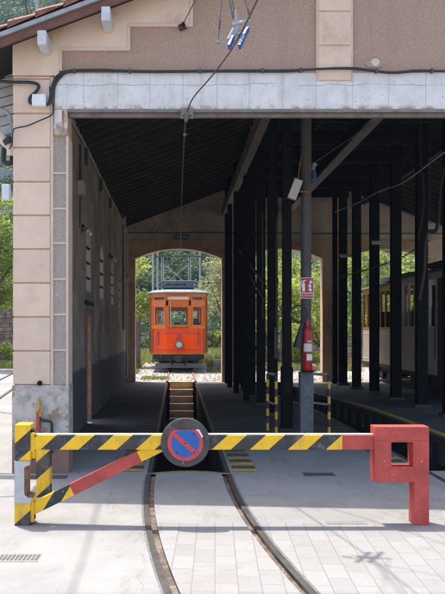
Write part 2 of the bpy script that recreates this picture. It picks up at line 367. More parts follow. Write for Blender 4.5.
# ------------------------------------------------------------------ builders
ORG = {}          # world origin of each object's local frame
class MB:
    def __init__(s): s.v = []; s.f = []; s.sm = []; s.st = []; s.ft = []
    def add(s, vs, fs, smooth=False):
        o = len(s.v); s.st.append(o); s.ft.append(len(s.f)); s.v += [tuple(v) for v in vs]
        for f in fs: s.f.append(tuple(i + o for i in f)); s.sm.append(smooth)
        return s
    def box(s, x0, x1, y0, y1, z0, z1, M_=None):
        vs = [(x, y, z) for z in (z0, z1) for y in (y0, y1) for x in (x0, x1)]
        if M_ is not None: vs = [tuple(M_ @ Vector(v)) for v in vs]
        return s.add(vs, [(0, 2, 3, 1), (4, 5, 7, 6), (0, 1, 5, 4), (1, 3, 7, 5), (3, 2, 6, 7), (2, 0, 4, 6)])
    def bbox(s, x0, x1, y0, y1, z0, z1, b=0.006):
        """box with chamfered edges"""
        bm = bmesh.new(); bmesh.ops.create_cube(bm, size=1)
        for v in bm.verts: v.co = Vector(((x0 + x1) / 2 + v.co.x * (x1 - x0), (y0 + y1) / 2 + v.co.y * (y1 - y0), (z0 + z1) / 2 + v.co.z * (z1 - z0)))
        bmesh.ops.bevel(bm, geom=bm.edges[:], offset=b, segments=2, affect='EDGES', profile=0.6)
        s._bm(bm); return s
    def _bm(s, bm, smooth=False):
        bm.verts.index_update()
        s.add([tuple(v.co) for v in bm.verts], [[v.index for v in f.verts] for f in bm.faces], smooth); bm.free()
    def prism(s, poly, a, b, axis='y'):
        """poly extruded along axis; poly in the other two coordinates (xz for y, xy for z, yz for x)."""
        def P(p, t):
            return (p[0], t, p[1]) if axis == 'y' else (p[0], p[1], t) if axis == 'z' else (t, p[0], p[1])
        n = len(poly); vs = [P(p, a) for p in poly] + [P(p, b) for p in poly]
        fs = [tuple(range(n)), tuple(range(2 * n - 1, n - 1, -1))] + [(i, i + n, (i + 1) % n + n, (i + 1) % n) for i in range(n)]
        return s.add(vs, fs)
    def bar(s, p0, p1, w, h, up=(0, 0, 1)):
        p0, p1 = Vector(p0), Vector(p1); d = (p1 - p0).normalized(); u = Vector(up)
        if abs(d.dot(u)) > 0.98: u = Vector((0, 1, 0))
        r = d.cross(u).normalized(); u = r.cross(d)
        vs = [p + r * a * w / 2 + u * b * h / 2 for p in (p0, p1) for a, b in ((-1, -1), (1, -1), (1, 1), (-1, 1))]
        return s.add(vs, [(3, 2, 1, 0), (4, 5, 6, 7), (0, 1, 5, 4), (1, 2, 6, 5), (2, 3, 7, 6), (3, 0, 4, 7)])
    def tube(s, pts, r, n=8, cap=True):
        pts = [Vector(p) for p in pts]; rs = r if isinstance(r, (list, tuple)) else [r] * len(pts)
        vs = []; prev = None
        for i, p in enumerate(pts):
            d = (pts[min(i + 1, len(pts) - 1)] - pts[max(i - 1, 0)])
            if d.length < 1e-9: d = Vector((0, 0, 1))
            d.normalize()
            a = prev if prev is not None else (Vector((0, 0, 1)) if abs(d.z) < 0.9 else Vector((1, 0, 0)))
            a = (a - d * a.dot(d));  a.normalize(); prev = a; b = d.cross(a)
            for k in range(n):
                t = 2 * math.pi * k / n; vs.append(p + (a * math.cos(t) + b * math.sin(t)) * rs[i])
        fs = [(i * n + k, i * n + (k + 1) % n, (i + 1) * n + (k + 1) % n, (i + 1) * n + k) for i in range(len(pts) - 1) for k in range(n)]
        o = len(pts) - 1
        if cap: fs += [tuple(range(n - 1, -1, -1)), tuple(o * n + k for k in range(n))]
        return s.add(vs, fs, True)
    def lathe(s, prof, c, axis='z', n=20, smooth=True):
        """prof: list of (radius, offset along axis)"""
        vs = []
        for r, t in prof:
            for k in range(n):
                a = 2 * math.pi * k / n; x, y = r * math.cos(a), r * math.sin(a)
                vs.append((c[0] + x, c[1] + y, c[2] + t) if axis == 'z' else (c[0] + x, c[1] + t, c[2] + y) if axis == 'y' else (c[0] + t, c[1] + x, c[2] + y))
        m = len(prof)
        fs = [(i * n + k, i * n + (k + 1) % n, (i + 1) * n + (k + 1) % n, (i + 1) * n + k) for i in range(m - 1) for k in range(n)]
        fs += [tuple(range(n - 1, -1, -1)), tuple((m - 1) * n + k for k in range(n))]
        return s.add(vs, fs, smooth)
    def build_each(s, name, mat, parent):
        """one object per add() call"""
        out = []; cuts = s.st + [len(s.v)]; fcuts = s.ft + [len(s.f)]
        for i in range(len(s.st)):
            m = MB(); o = cuts[i]
            m.add(s.v[o:cuts[i + 1]], [tuple(k - o for k in f) for f in s.f[fcuts[i]:fcuts[i + 1]]], s.sm[fcuts[i]] if s.sm else False)
            out.append(m.build(name, mat, parent))
        return out
    def build(s, name, mat, parent=None, fix=True):
        o0 = ORG.get(parent.name, Vector((0, 0, 0))) if parent else Vector((0, 0, 0))
        me = bpy.data.meshes.new(name)
        me.from_pydata([tuple(Vector(v) - o0) for v in s.v], [], s.f); me.validate()
        if len(s.sm) == len(me.polygons): me.polygons.foreach_set('use_smooth', s.sm)
        if fix:
            bm = bmesh.new(); bm.from_mesh(me); bmesh.ops.recalc_face_normals(bm, faces=bm.faces[:]); bm.to_mesh(me); bm.free()
        me.materials.append(mat if not isinstance(mat, str) else M[mat])
        o = bpy.data.objects.new(name, me); COL.objects.link(o)
        if parent: o.parent = parent
        ORG[o.name] = o0
        if any(s.sm):
            try: me.set_sharp_from_angle(angle=math.radians(40))
            except Exception: pass
        return o

def tag(o, label, cat, group=None, kind=None):
    if label: o['label'] = label
    if cat: o['category'] = cat
    if group: o['group'] = group
    if kind: o['kind'] = kind
    return o
def thing(name, loc, label, cat, group=None):
    o = bpy.data.objects.new(name, None); COL.objects.link(o); o.location = loc; o.empty_display_size = 0.2
    ORG[o.name] = Vector(loc); return tag(o, label, cat, group)
def struct(name, mb, mat): o = mb.build(name, mat); o['kind'] = 'structure'; return o
def copy_tree(o, parent=None, root_org=None):
    c = o.copy(); COL.objects.link(c)
    if parent: c.parent = parent
    for ch in [k for k in o.children]: copy_tree(ch, c)
    return c
def text(name, s, size, loc, mat, parent, extrude=0.001, align='CENTER', rot=(math.pi / 2, 0, 0)):
    cu = bpy.data.curves.new(name, 'FONT'); cu.body = s; cu.size = size; cu.extrude = extrude; cu.align_x = align; cu.align_y = 'CENTER'
    cu.materials.append(M[mat]); o = bpy.data.objects.new(name, cu); COL.objects.link(o); o.parent = parent
    dg = bpy.context.evaluated_depsgraph_get(); dg.update()
    me = bpy.data.meshes.new_from_object(o.evaluated_get(dg)); bpy.data.objects.remove(o); me.name = name
    if not me.materials: me.materials.append(M[mat])
    o = bpy.data.objects.new(name, me); COL.objects.link(o); o.parent = parent
    o.location = Vector(loc) - ORG.get(parent.name, Vector((0, 0, 0))); o.rotation_euler = rot; ORG[o.name] = Vector(loc); return o

SF = 760 / 8.77      # photograph pixels per metre in the plane of the facade
YF = 8.77
def fx(px): return (px - VPX) / SF
def fz(py): return CAMH + (VPY - py) / SF
def L(x):            # height of the roof's lower face
    return 4.90 + 0.372 * (x + 1.97) if x < 3.4 else 4.90 + 0.372 * (3.4 + 1.97) - 0.372 * (x - 3.4)

# ------------------------------------------------------------------ ground, pits, tracks
def cx(y):           # centre line of the track, curving right in front of the shed
    return 0.136 + ((8.3 - y) ** 2 / 47.5 if y < 8.3 else 0.0)
RG = 0.455
def strip(mb, ys, fa, fb, z):
    vs = []
    for y in ys: vs += [(fa(y), y, z), (fb(y), y, z)]
    mb.add(vs, [(2 * i, 2 * i + 1, 2 * i + 3, 2 * i + 2) for i in range(len(ys) - 1)])
YB = 24.15           # back of the shed floor
XL, XR = -1.93, 9.0
# far ground: one sheet with a hole where the forecourt and the shed stand
g = MB()
Z0 = -0.012
g.add([(-700, -300, Z0), (-14, -300, Z0), (-14, 900, Z0), (-700, 900, Z0)], [(0, 1, 2, 3)])
g.add([(16, -300, Z0), (700, -300, Z0), (700, 900, Z0), (16, 900, Z0)], [(0, 1, 2, 3)])
g.add([(-14, -300, Z0), (16, -300, Z0), (16, -12, Z0), (-14, -12, Z0)], [(0, 1, 2, 3)])
g.add([(-14, YB, Z0), (16, YB, Z0), (16, 900, Z0), (-14, 900, Z0)], [(0, 1, 2, 3)])
struct('ground', g, 'soil')

yA = [-12, -6, -2, 0, 1, 2, 2.5, 3, 3.5, 4] + [4 + 0.25 * i for i in range(1, 20)]   # up to 8.75
yA = [y for y in yA if y <= 8.7] + [8.7]
pav_in = [y for y in yA if y <= 6.5]; slab_in = [y for y in yA if y >= 6.5]
if slab_in[0] != 6.5: slab_in = [6.5] + slab_in; pav_in = pav_in + [6.5]
Lo = lambda y: cx(y) - RG - 0.025
Li = lambda y: cx(y) - RG + 0.025
Lg = lambda y: cx(y) - RG + 0.078
Rg = lambda y: cx(y) + RG - 0.078
Ri = lambda y: cx(y) + RG - 0.025
Ro = lambda y: cx(y) + RG + 0.025
ap = MB()
strip(ap, yA, lambda y: -14, lambda y: Lo(y) - 0.02, 0.0)
strip(ap, slab_in, Lg, Rg, 0.0)
strip(ap, slab_in, lambda y: Ro(y) + 0.02, lambda y: 16, 0.0)
struct('concrete_forecourt', ap, 'apron')
pv = MB()
strip(pv, pav_in, Lg, Rg, 0.0)
pv_r = [y for y in yA if y <= 6.5]
if pv_r[-1] != 6.5: pv_r.append(6.5)
strip(pv, pv_r, lambda y: Ro(y) + 0.02, lambda y: 16, 0.0)
struct('block_pavement', pv, 'paver')
bd = MB()
strip(bd, yA, lambda y: Lo(y) - 0.02, Lo, -0.002); strip(bd, yA, Ro, lambda y: Ro(y) + 0.02, -0.002)
struct('asphalt_strip', bd, 'asphalt_band')
gr = MB()
for a, b in ((Li, Lg), (Rg, Ri)):
    strip(gr, yA, a, b, -0.028)
    for f in (a, b):
        vs = []
        for y in yA: vs += [(f(y), y, -0.028), (f(y), y, 0.0)]
        gr.add(vs, [(2 * i, 2 * i + 1, 2 * i + 3, 2 * i + 2) for i in range(len(yA) - 1)])
struct('flangeway_ground', gr, 'debris')

# shed floor with two inspection pits
P1L, P1R = -0.285, 0.557
def p2r(y):
    pts = [(8.9, 4.03), (11, 4.03), (14, 4.0), (16, 3.93), (18, 3.74), (20.3, 3.55), (24.2, 3.3)]
    for (y0, x0), (y1, x1) in zip(pts, pts[1:]):
        if y <= y1: return x0 + (x1 - x0) * (y - y0) / (y1 - y0)
    return 3.3
p2l = lambda y: p2r(y) - 1.08
ys = [8.7 + 0.25 * i for i in range(0, 62)]; ys = [y for y in ys if y < YB] + [YB]
fl2 = MB()
yfr = [y for y in ys if y <= 10.95]; ybk = [y for y in ys if y >= 10.95]
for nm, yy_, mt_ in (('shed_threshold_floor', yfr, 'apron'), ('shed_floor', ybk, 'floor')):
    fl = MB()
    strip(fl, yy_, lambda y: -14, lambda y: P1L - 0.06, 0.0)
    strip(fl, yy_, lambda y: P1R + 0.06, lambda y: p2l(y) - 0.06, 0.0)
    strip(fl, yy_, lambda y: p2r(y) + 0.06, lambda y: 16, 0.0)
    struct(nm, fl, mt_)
pt = MB()
# pit 1: front edge is a shallow arc
arc = [(P1L - 0.06 + (P1R - P1L + 0.12) * i / 12, 8.72 + 0.17 * (1 - (2 * i / 12 - 1) ** 2)) for i in range(13)]
lip = MB()
for (xa, ya), (xb, yb) in zip(arc, arc[1:]):
    fl2.add([(xa, 8.7, 0.0), (xb, 8.7, 0.0), (xb, yb, 0.0), (xa, ya, 0.0)], [(0, 1, 2, 3)])
    pt.add([(xa, ya, -0.02), (xb, yb, -0.02), (xb, yb, -1.15), (xa, ya, -1.15)], [(0, 1, 2, 3)])
    lip.add([(xa, ya - 0.035, 0.004), (xb, yb - 0.035, 0.004), (xb, yb, 0.004), (xa, ya, 0.004), (xa, ya, -0.02), (xb, yb, -0.02)], [(0, 1, 2, 3), (3, 2, 5, 4)])
fl2.add([(p2l(8.9) - 0.06, 8.7, 0), (p2r(8.9) + 0.06, 8.7, 0), (p2r(8.9) + 0.06, 8.9, 0), (p2l(8.9) - 0.06, 8.9, 0)], [(0, 1, 2, 3)])
struct('pit_edge_slab_floor', fl2, 'apron')
struct('pit_lip_floor_marking', lip, 'yellow')
for (l_, r_, y0) in ((lambda y: P1L - 0.06, lambda y: P1R + 0.06, 8.72), (lambda y: p2l(y) - 0.06, lambda y: p2r(y) + 0.06, 8.9)):
    yy = [y0] + [y for y in ys if y > y0 + 0.05]
    strip(pt, yy, l_, r_, -1.15)
    for f in (l_, r_):
        vs = []
        for y in yy: vs += [(f(y), y, -1.15), (f(y), y, 0.0)]
        pt.add(vs, [(2 * i, 2 * i + 1, 2 * i + 3, 2 * i + 2) for i in range(len(yy) - 1)])
    pt.add([(l_(YB), YB, -1.15), (r_(YB), YB, -1.15), (r_(YB), YB, 0), (l_(YB), YB, 0)], [(0, 1, 2, 3)])
pt.add([(p2l(8.9) - .06, 8.9, -1.15), (p2r(8.9) + .06, 8.9, -1.15), (p2r(8.9) + .06, 8.9, 0), (p2l(8.9) - .06, 8.9, 0)], [(0, 1, 2, 3)])
struct('inspection_pit_floor', pt, 'pit_wall')
# brackets carrying the rail along pit 2
# painted stripes beside the pits
mk = MB()
strip(mk, [8.85, 15.5], lambda y: P1R + 0.10, lambda y: P1R + 0.38, 0.004)
strip(mk, [8.85, 15.5], lambda y: P1L - 0.40, lambda y: P1L - 0.11, 0.004)
strip(mk, [y for y in ys if 9.0 < y < 16], lambda y: p2l(y) - 0.36, lambda y: p2l(y) - 0.10, 0.004)
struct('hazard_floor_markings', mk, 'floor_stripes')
mk = MB()
strip(mk, [y for y in ys if 9.0 < y < 18], lambda y: p2r(y) + 0.10, lambda y: p2r(y) + 0.24, 0.004)
struct('yellow_floor_marking', mk, 'yellow')

# gravel beyond the shed
bl = MB(); bl.add([(-9, YB, -0.006), (12, YB, -0.006), (14, 52, -0.006), (-12, 52, -0.006)], [(0, 1, 2, 3)])
struct('gravel_ground', bl, 'ballast')
sw = MB()                                              # pale lane at the left of the shed
sw.add([(-9, 8.7, 0.002), (-1.95, 8.7, 0.002), (-1.95, 34, 0.002), (-9.5, 34, 0.002)], [(0, 1, 2, 3)])
struct('side_pavement', sw, 'apron')

def rail_piece(xf, yy, z0, z1, w, mat, parent):
    m = MB(); vs = []
    for y in yy:
        x = xf(y); vs += [(x - w / 2, y, z0), (x - w / 2, y, z1), (x + w / 2, y, z1), (x + w / 2, y, z0)]
    fs = []
    for i in range(len(yy) - 1):
        for k in range(4): fs.append((4 * i + k, 4 * i + (k + 1) % 4, 4 * i + 4 + (k + 1) % 4, 4 * i + 4 + k))
    fs += [(0, 1, 2, 3), tuple(4 * (len(yy) - 1) + k for k in (3, 2, 1, 0))]
    m.add(vs, fs); return m.build('rail', mat, parent)
tr = thing('tram_track', (0.136, 8.7, 0), 'grooved tram track curving out of the shed under the tram and the barrier', 'track')
yr = yA[:-1] + [8.75 + 0.5 * i for i in range(0, 31)]
for sgn in (-1, 1):
    rail_piece(lambda y: cx(y) + sgn * RG, yr, -0.10, 0.003, 0.05, 'rail', tr)
    rail_piece(lambda y: 0.136 + sgn * RG, [24.0 + i for i in range(0, 30)], -0.06, 0.10 - 0.06, 0.06, 'rail_rust', tr)
t2 = thing('pit_track', (3.4, 8.7, 0), 'straight rails along the edges of the right hand inspection pit', 'track')
for f in (lambda y: p2l(y) - 0.028, lambda y: p2r(y) + 0.028):
    rail_piece(f, [0.0, 4, 8.7] + ys[1:], -0.10, 0.004, 0.06, 'rail', t2)
bk = MB()
for i in range(26):
    y = 9.3 + 0.57 * i
    for f, sg in ((p2l, 1), (p2r, -1)):
        x = f(y) - sg * 0.058
        bk.box(min(x, x + sg * 0.05), max(x, x + sg * 0.05), y, y + 0.14, -0.42, -0.10)
bk.build_each('rail_bracket', 'steel_col', t2)
t3 = thing('siding_track', (-4.6, 20, 0), 'pair of dark siding rails crossing the pale lane left of the shed', 'track')
for (x0, y0, x1, y1) in ((-3.5, 11, -5.9, 34), (-4.35, 11, -6.75, 34)):
    rail_piece(lambda y: x0 + (x1 - x0) * (y - y0) / (y1 - y0), [11, 20, 34], -0.05, 0.03, 0.06, 'rail', t3)

# stairs rising out of pit 1
st = thing('pit_stairs', (0.136, 24, -1.15), 'tan timber steps rising out of the tram inspection pit', 'stairs')
a = MB(); b = MB()
for i in range(6):
    yt = 24.1 - 0.30 * i; zt = -0.19 * i
    a.box(-0.215, 0.487, yt - 0.30, yt if i == 0 else yt, -1.14, zt - 0.03 - (0.002 if i else 0))
    b.box(-0.225, 0.497, yt - 0.32, yt + (0.0 if i == 0 else -0.02), zt - 0.03, zt)
a.build_each('riser', 'pit_stair', st); b.build_each('tread', 'pit_nosing', st)
tb = MB(); tb.box(-0.24, 0.51, 23.70, 23.785, 0.002, 0.03)
tb.build('yellow_edge', 'yellow', st)

# ------------------------------------------------------------------ tram shed
shed = thing('tram_shed', (-1.6, 8.77, 0), 'tall cream and brown tram shed with open front and dark steel columns', 'shed')
def rect(x0, x1, z0, z1): return [(x0, z0), (x1, z0), (x1, z1), (x0, z1)]
# facade above the lintel (brown pebbledash)
XRF = 8.69
m = MB(); m.prism([(-1.37, fz(76) + .002), (8.05, fz(76) + .002), (8.05, L(8.05)), (3.4, L(3.4)), (-1.37, L(-1.37))], YF, YF + 0.33)
m.build('front_wall', 'pebble', shed)
# cream stepped band, proud of the render
for sg in (1, -1):
    c = MB()
    X = (lambda v: v) if sg == 1 else (lambda v: 6.8 - v)
    poly = [(fx(13), fz(76)), (fx(59.5), fz(76)), (fx(59.5), fz(48.5)), (fx(127.5), fz(48.5)), (fx(127.5), fz(24.5)), (fx(190), fz(24.5)), (fx(190), L(fx(190)) - 0.002), (fx(13), L(fx(13)) - 0.002)]
    c.prism([(X(x), z) for x, z in poly], YF - 0.022, YF - 0.001)
    c.build('stepped_border', 'cream', shed)
c = MB()
e = 0.016
for pts in ([(61.0, 71.5), (61.0, 51.5)], [(61.0, 50), (129, 50)], [(129, 48.5), (129, 27.6)], [(129, 26), (191.5, 26)], [(191.5, 24.5), (191.5, -20)]):
    (x0, y0), (x1, y1) = pts
    xa, xb = sorted((fx(x0), fx(x1))); za, zb = sorted((fz(y0), fz(y1)))
    hz0 = za == zb
    c.box(xa - e, xb + e, YF - 0.032, YF - 0.0005, za - (e if hz0 else 0), min(zb + (e if hz0 else 0), L(xa) - 0.01))
c.build('border_molding', 'border', shed)
# grooves scored into the upper cream area
# corner pier: coursed stucco blocks
m = MB(); joints = [45, 79, 113.4, 147.5, 181.7, 215.3, 249, 283, 317, 351, 385]
pier = MB(); pier.box(fx(13) + 0.012, fx(68) - 0.0, YF + 0.015, YF + 0.33, 0.0, fz(76) - 0.001)
po = pier.build('pier', 'cream_joint', shed)
for a_, b_ in zip(joints[1:], joints[2:]):
    m.bbox(fx(13), fx(50.2), YF, YF + 0.30, fz(b_) + 0.009, fz(a_) - 0.009, 0.008)
m.bbox(fx(13), fx(50.2), YF, YF + 0.30, fz(79) + 0.009, fz(76.2), 0.008)
m.build('pier_block', 'cream', po)
m = MB(); q = [136, 173, 208.6, 243, 279, 314.5, 350, 385]
m.box(fx(50.6), fx(53.4), YF - 0.006, YF + 0.31, fz(385), fz(77))
m.box(fx(66.0), fx(68.5), YF - 0.004, YF + 0.33, fz(385), fz(136))
for z in q[1:-1]: m.box(fx(53.4) + .001, fx(66) - .001, YF - 0.003, YF + 0.3, fz(z) - 0.011, fz(z) + 0.011)
m.build('panel_frame', 'border', po)
m = MB()
for a_, b_ in zip(q, q[1:]): m.box(fx(53.4), fx(66.0), YF + 0.008, YF + 0.29, fz(b_) + 0.011, fz(a_) - 0.011)
m.build('pebble_panel', 'pebble_grey', po)
m = MB(); m.bbox(fx(12.2), fx(69), YF - 0.02, YF + 0.34, -0.02, fz(385.2), 0.012); m.build('plinth', 'plinth', po)
# right-hand pier (outside the frame)
m = MB(); m.box(8.05, XRF, YF - 0.01, YF + 0.33, 0, L(XRF) - 0.0); m.build('pier', 'cream', shed)
# lintel of painted blocks
m = MB(); lj = [55, 84, 118, 150, 183, 217, 249, 282, 315.5, 352, 388, 425, 460, 495, 530, 565, 600, 640, 680, 720, 760, 800, 858]
for a_, b_ in zip(lj, lj[1:]): m.bbox(fx(a_) + 0.003, fx(b_) - 0.003, YF - 0.03, YF + 0.35, fz(110), fz(73.5) if False else fz(73.5), 0.006)
m.bbox(fx(54.4), fx(67.6), YF - 0.028, YF + 0.34, fz(135.6), fz(110) - 0.003, 0.006)
m.build('lintel', 'lintel', shed)
m = MB(); m.box(fx(56), 8.0, YF - 0.027, YF + 0.30, fz(109.8), fz(73.8)); m.build('lintel_joint', 'lintel_seam', shed)
m = MB()
m.box(fx(67.8), 8.0, YF - 0.045, YF + 0.10, fz(113), fz(110.2)); m.box(fx(68.8), 8.0, YF + 0.02, YF + 0.08, fz(116.5), fz(113) - 0.002)
m.build('lintel_beam', 'lintel_steel', shed)
# pilaster over the lintel
pj = [-40, 13, 47, 82]
for xo in (0.0, 3.18):
    m = MB()
    for a_, b_ in zip(pj, pj[1:]): m.bbox(fx(318) + xo, fx(350) + xo, YF - 0.05, YF + 0.1, fz(b_) + 0.008, min(fz(a_), L(fx(318))) - 0.008, 0.006)
    p_ = m.build('pilaster', 'cream', shed)
    m = MB(); m.box(fx(315.8) + xo, fx(352.2) + xo, YF - 0.036, YF + 0.09, fz(82), L(fx(316)) - 0.01); m.build('pilaster_backing', 'border', p_)
# roof: deck, tiles, verge
roof = MB()
for x0, x1 in ((-2.4, 3.4), (3.4, 9.2)):
    roof.add([(x0, YF - 0.27, L(x0) + .0), (x1, YF - 0.27, L(x1) + .0), (x1, 24.8, L(x1) + .0), (x0, 24.8, L(x0) + .0),
              (x0, YF - 0.27, L(x0) + .06), (x1, YF - 0.27, L(x1) + .06), (x1, 24.8, L(x1) + .06), (x0, 24.8, L(x0) + .06)],
             [(3, 2, 1, 0), (4, 5, 6, 7), (0, 1, 5, 4), (1, 2, 6, 5), (2, 3, 7, 6), (3, 0, 4, 7)])
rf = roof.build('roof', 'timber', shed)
def slopebar(x0, x1, y0, y1, d0, d1, mb):
    for a_, b_ in ((x0, x1), (6.8 - x1, 6.8 - x0)):
        mb.add([(a_, y0, L(a_) + d0), (b_, y0, L(b_) + d0), (b_, y1, L(b_) + d0), (a_, y1, L(a_) + d0),
                (a_, y0, L(a_) + d1), (b_, y0, L(b_) + d1), (b_, y1, L(b_) + d1), (a_, y1, L(a_) + d1)],
               [(3, 2, 1, 0), (4, 5, 6, 7), (0, 1, 5, 4), (1, 2, 6, 5), (2, 3, 7, 6), (3, 0, 4, 7)])
m = MB(); slopebar(-2.42, 3.4, YF - 0.31, YF - 0.275, -0.10, -0.006, m); m.build_each('bargeboard', 'bargeboard', rf)
m = MB(); slopebar(-2.45, 3.4, YF - 0.345, YF - 0.272, 0.0, 0.05, m); m.build_each('verge_flashing', 'galv', rf)
m = MB()                                                # tiles: stepped courses with rolls
nx = 19; stepx = (3.4 + 2.5) / nx
for i in range(nx):
    xa = -2.5 + stepx * i; xb = xa + stepx + 0.05
    for (A, B) in ((xa, xb), (6.8 - xa, 6.8 - xb)):
        la, lb = L(-2.5 + stepx * i) if A < 3.4 else L(6.8 - xa), None
        za = 4.90 + 0.372 * (xa + 1.97); zb = 4.90 + 0.372 * (xb + 1.97)
        prev = None; n_ = 0
        row = []
        yy = YF - 0.36
        while yy < 24.8:
            row.append((yy, 0.0)); row.append((yy + 0.06, 0.045)); row.append((yy + 0.15, 0.045)); row.append((yy + 0.21, 0.0)); yy += 0.25
        vs = []
        for (y_, h_) in row:
            vs += [(A, y_, za + 0.085 + 0.045 + h_), (B, y_, zb + 0.085 + h_), (A, y_, za + 0.058)]
        fs = []
        for k in range(len(row) - 1):
            fs += [(3 * k, 3 * k + 1, 3 * k + 4, 3 * k + 3), (3 * k, 3 * k + 3, 3 * k + 5, 3 * k + 2)]
        fs += [(0, 2, 1)]
        m.add(vs, fs)
m.build('roof_tiles', 'terracotta', rf, fix=False)
ch = MB(); cxm = -0.55
ch.box(cxm - .12, cxm + .12, 11.0, 11.35, L(cxm) - 0.0 + 0.07, L(cxm) + 0.95); ch.box(cxm - .16, cxm + .16, 10.96, 11.39, L(cxm) + 0.951, L(cxm) + 1.02)
ch.build('chimney', 'bargeboard', rf)
for k in range(0, 33):                                   # rafters in pairs
    y = 9.35 + 0.45 * k
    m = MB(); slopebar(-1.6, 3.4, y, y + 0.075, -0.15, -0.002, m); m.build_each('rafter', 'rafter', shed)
m = MB()
for k in range(64):
    y = 9.25 + 0.225 * k + 0.15; slopebar(-1.6, 3.38, y, y + 0.022, -0.022, -0.001, m)
m.build('light_leak_laths', 'leak_lath', rf)  # thin pale battens imitating light streaks under the roof
for px_, h0, h1 in ((42.3, 24, 44.5), (106, -3, 20)):     # purlin ends under the verge
    x = fx(px_) * 8.45 / 8.77
    for X in (x, 6.8 - x):
        m = MB(); zt = L(X) - 0.105 if X < 3.4 else L(X) - 0.105
        m.bbox(X - 0.05, X + 0.05, YF - 0.36, YF - 0.024, zt - 0.16, zt, 0.012); m.build('purlin_end', 'tile_end', shed)
for X in (5.9, 3.4):                                 # purlins inside
    m = MB(); m.box(X - 0.06, X + 0.06, YF + 0.4, 24.1, L(X) - 0.34, L(X) - 0.19); m.build('purlin', 'timber', shed)
# left side wall with arched windows and a doorway (x from -1.9 to -1.6)
WT0, WT1 = -1.90, -1.60
wins = [(13.4, 14.15, 2.32, 3.47), (15.75, 16.6, 2.29, 3.46), (18.4, 19.25, 2.25, 3.36), (21.0, 21.75, 2.25, 3.36)]
m = MB(); ycur = YF + 0.34
def archpts(y0, y1, zs, zt, n=10):
    return [(y0 + (y1 - y0) * (0.5 - 0.5 * math.cos(math.pi * i / n)), zs + (zt - zs) * math.sin(math.pi * i / n)) for i in range(n + 1)]
top = L(-1.6) - 0.16
for i, (y0, y1, z0, z1) in enumerate(wins):
    m.box(WT0, WT1, ycur, y0, 0, top)
    zs = z1 - 0.32
    ap_ = archpts(y0, y1, zs, z1)
    for (ya, za), (yb, zb) in zip(ap_, ap_[1:]):
        m.prism([(ya, za), (yb, zb), (yb, top), (ya, top)], WT0, WT1, 'x')
    if i == 0: m.box(WT0, WT1, y0, y1, 2.02, z0)
    else: m.box(WT0, WT1, y0, y1, 0, z0)
    ycur = y1
m.box(WT0, WT1, ycur, 24.1, 0, top)
m.box(WT0 + .002, WT1 - .002, YF + .33, 24.1, top, L(-1.6) - 0.10)
m.build('side_wall', 'sidewall', shed)
for (y0, y1, z0, z1) in wins:
    jb_ = MB(); zs = z1 - 0.32
    jb_.box(-1.885, -1.602, y1 - 0.03, y1 - 0.002, z0 + .01, zs + .06); jb_.box(-1.885, -1.602, y0 + 0.002, y0 + .03, z0 + .01, zs + .06); jb_.box(-1.885, -1.602, y0 + .03, y1 - .03, z0 + .002, z0 + .03)
    jb_.build('window_jamb', 'jamb', shed)
    f = MB(); ym = (y0 + y1) / 2
    f.box(-1.86, -1.82, y0 + .031, y0 + 0.06, z0 + .04, zs); f.box(-1.86, -1.82, y1 - 0.06, y1 - .031, z0 + .04, zs)
    f.box(-1.858, -1.822, ym - 0.015, ym + 0.015, z0, z1 - 0.02)
    for k in (1, 2, 3): zz = z0 + (zs - z0) * k / 3; f.box(-1.653, -1.617, y0 + .031, y1 - .031, zz - 0.016, zz + 0.016)
    w = f.build('window', 'steel_dark', shed)
    p = MB(); p.prism([(y0, z0), (y1, z0)] + list(reversed(archpts(y0, y1, zs, z1))), -1.842, -1.836, 'x'); p.build('pane', 'glass', w)
d = MB()
d.box(-1.93, -1.585, 14.15 - 0.10, 14.15 - 0.001, 0, 2.02); d.box(-1.93, -1.585, 13.401, 13.46, 0, 2.02); d.box(-1.92, -1.588, 13.46, 14.05, 1.94, 2.018)
d.build('door_frame', 'brick', shed)
m = MB(); m.box(-1.62, -1.575, 13.15, 14.45, 2.10, 2.17); m.build('door_lintel', 'steel_dark', shed)
# rear wall with three arches
m = MB(); tm = MB()
ops = [(-1.33, 1.43), (2.0, 4.62), (5.3, 8.06)]
RY0, RY1 = 24.15, 24.5
def Lr(x): return L(x) - 0.002
ZS, ZC, ZT = 3.92, 4.23, 4.50
xs = [-1.9] + [v for o_ in ops for v in o_] + [8.7]
for k in range(0, 8, 2):
    tm.box(xs[k], xs[k + 1], RY0 - 0.03, RY1 + 0.03, 0, ZS - 0.002)
for (x0, x1) in ops:
    n = 14
    for i in range(n):
        xa, xb = x0 + (x1 - x0) * i / n, x0 + (x1 - x0) * (i + 1) / n
        fa = lambda x: ZS + (ZC - ZS) * (1 - ((x - (x0 + x1) / 2) / ((x1 - x0) / 2)) ** 2)
        tm.prism([(xa, fa(xa)), (xb, fa(xb)), (xb, ZT), (xa, ZT)], RY0 - 0.03, RY1 + 0.03)
for k in range(0, 8, 2): tm.box(xs[k] + (0 if k else 0.0), xs[k + 1], RY0 - 0.028, RY1 + 0.028, ZS - 0.002, ZT)
m.prism([(-1.9, ZT + .002), (8.7, ZT + .002), (8.7, Lr(8.7)), (3.4, Lr(3.4)), (-1.9, Lr(-1.9))], RY0, RY1)
rw = m.build('rear_wall', 'rearwall', shed)
tm.build('arch_surround', 'archtrim', shed)
m = MB(); m.box(-1.6, 8.6, RY0 - 0.06, RY0 - 0.002, ZT - 0.02, ZT + 0.03); m.build('arch_cornice', 'archtrim', shed)
m = MB(); m.tube([(-1.58, 24.05, 4.73), (1.4, 24.05, 4.73), (4.6, 24.05, 4.70), (8.4, 24.05, 4.70)], 0.022); m.build('conduit', 'blue_pipe', shed)
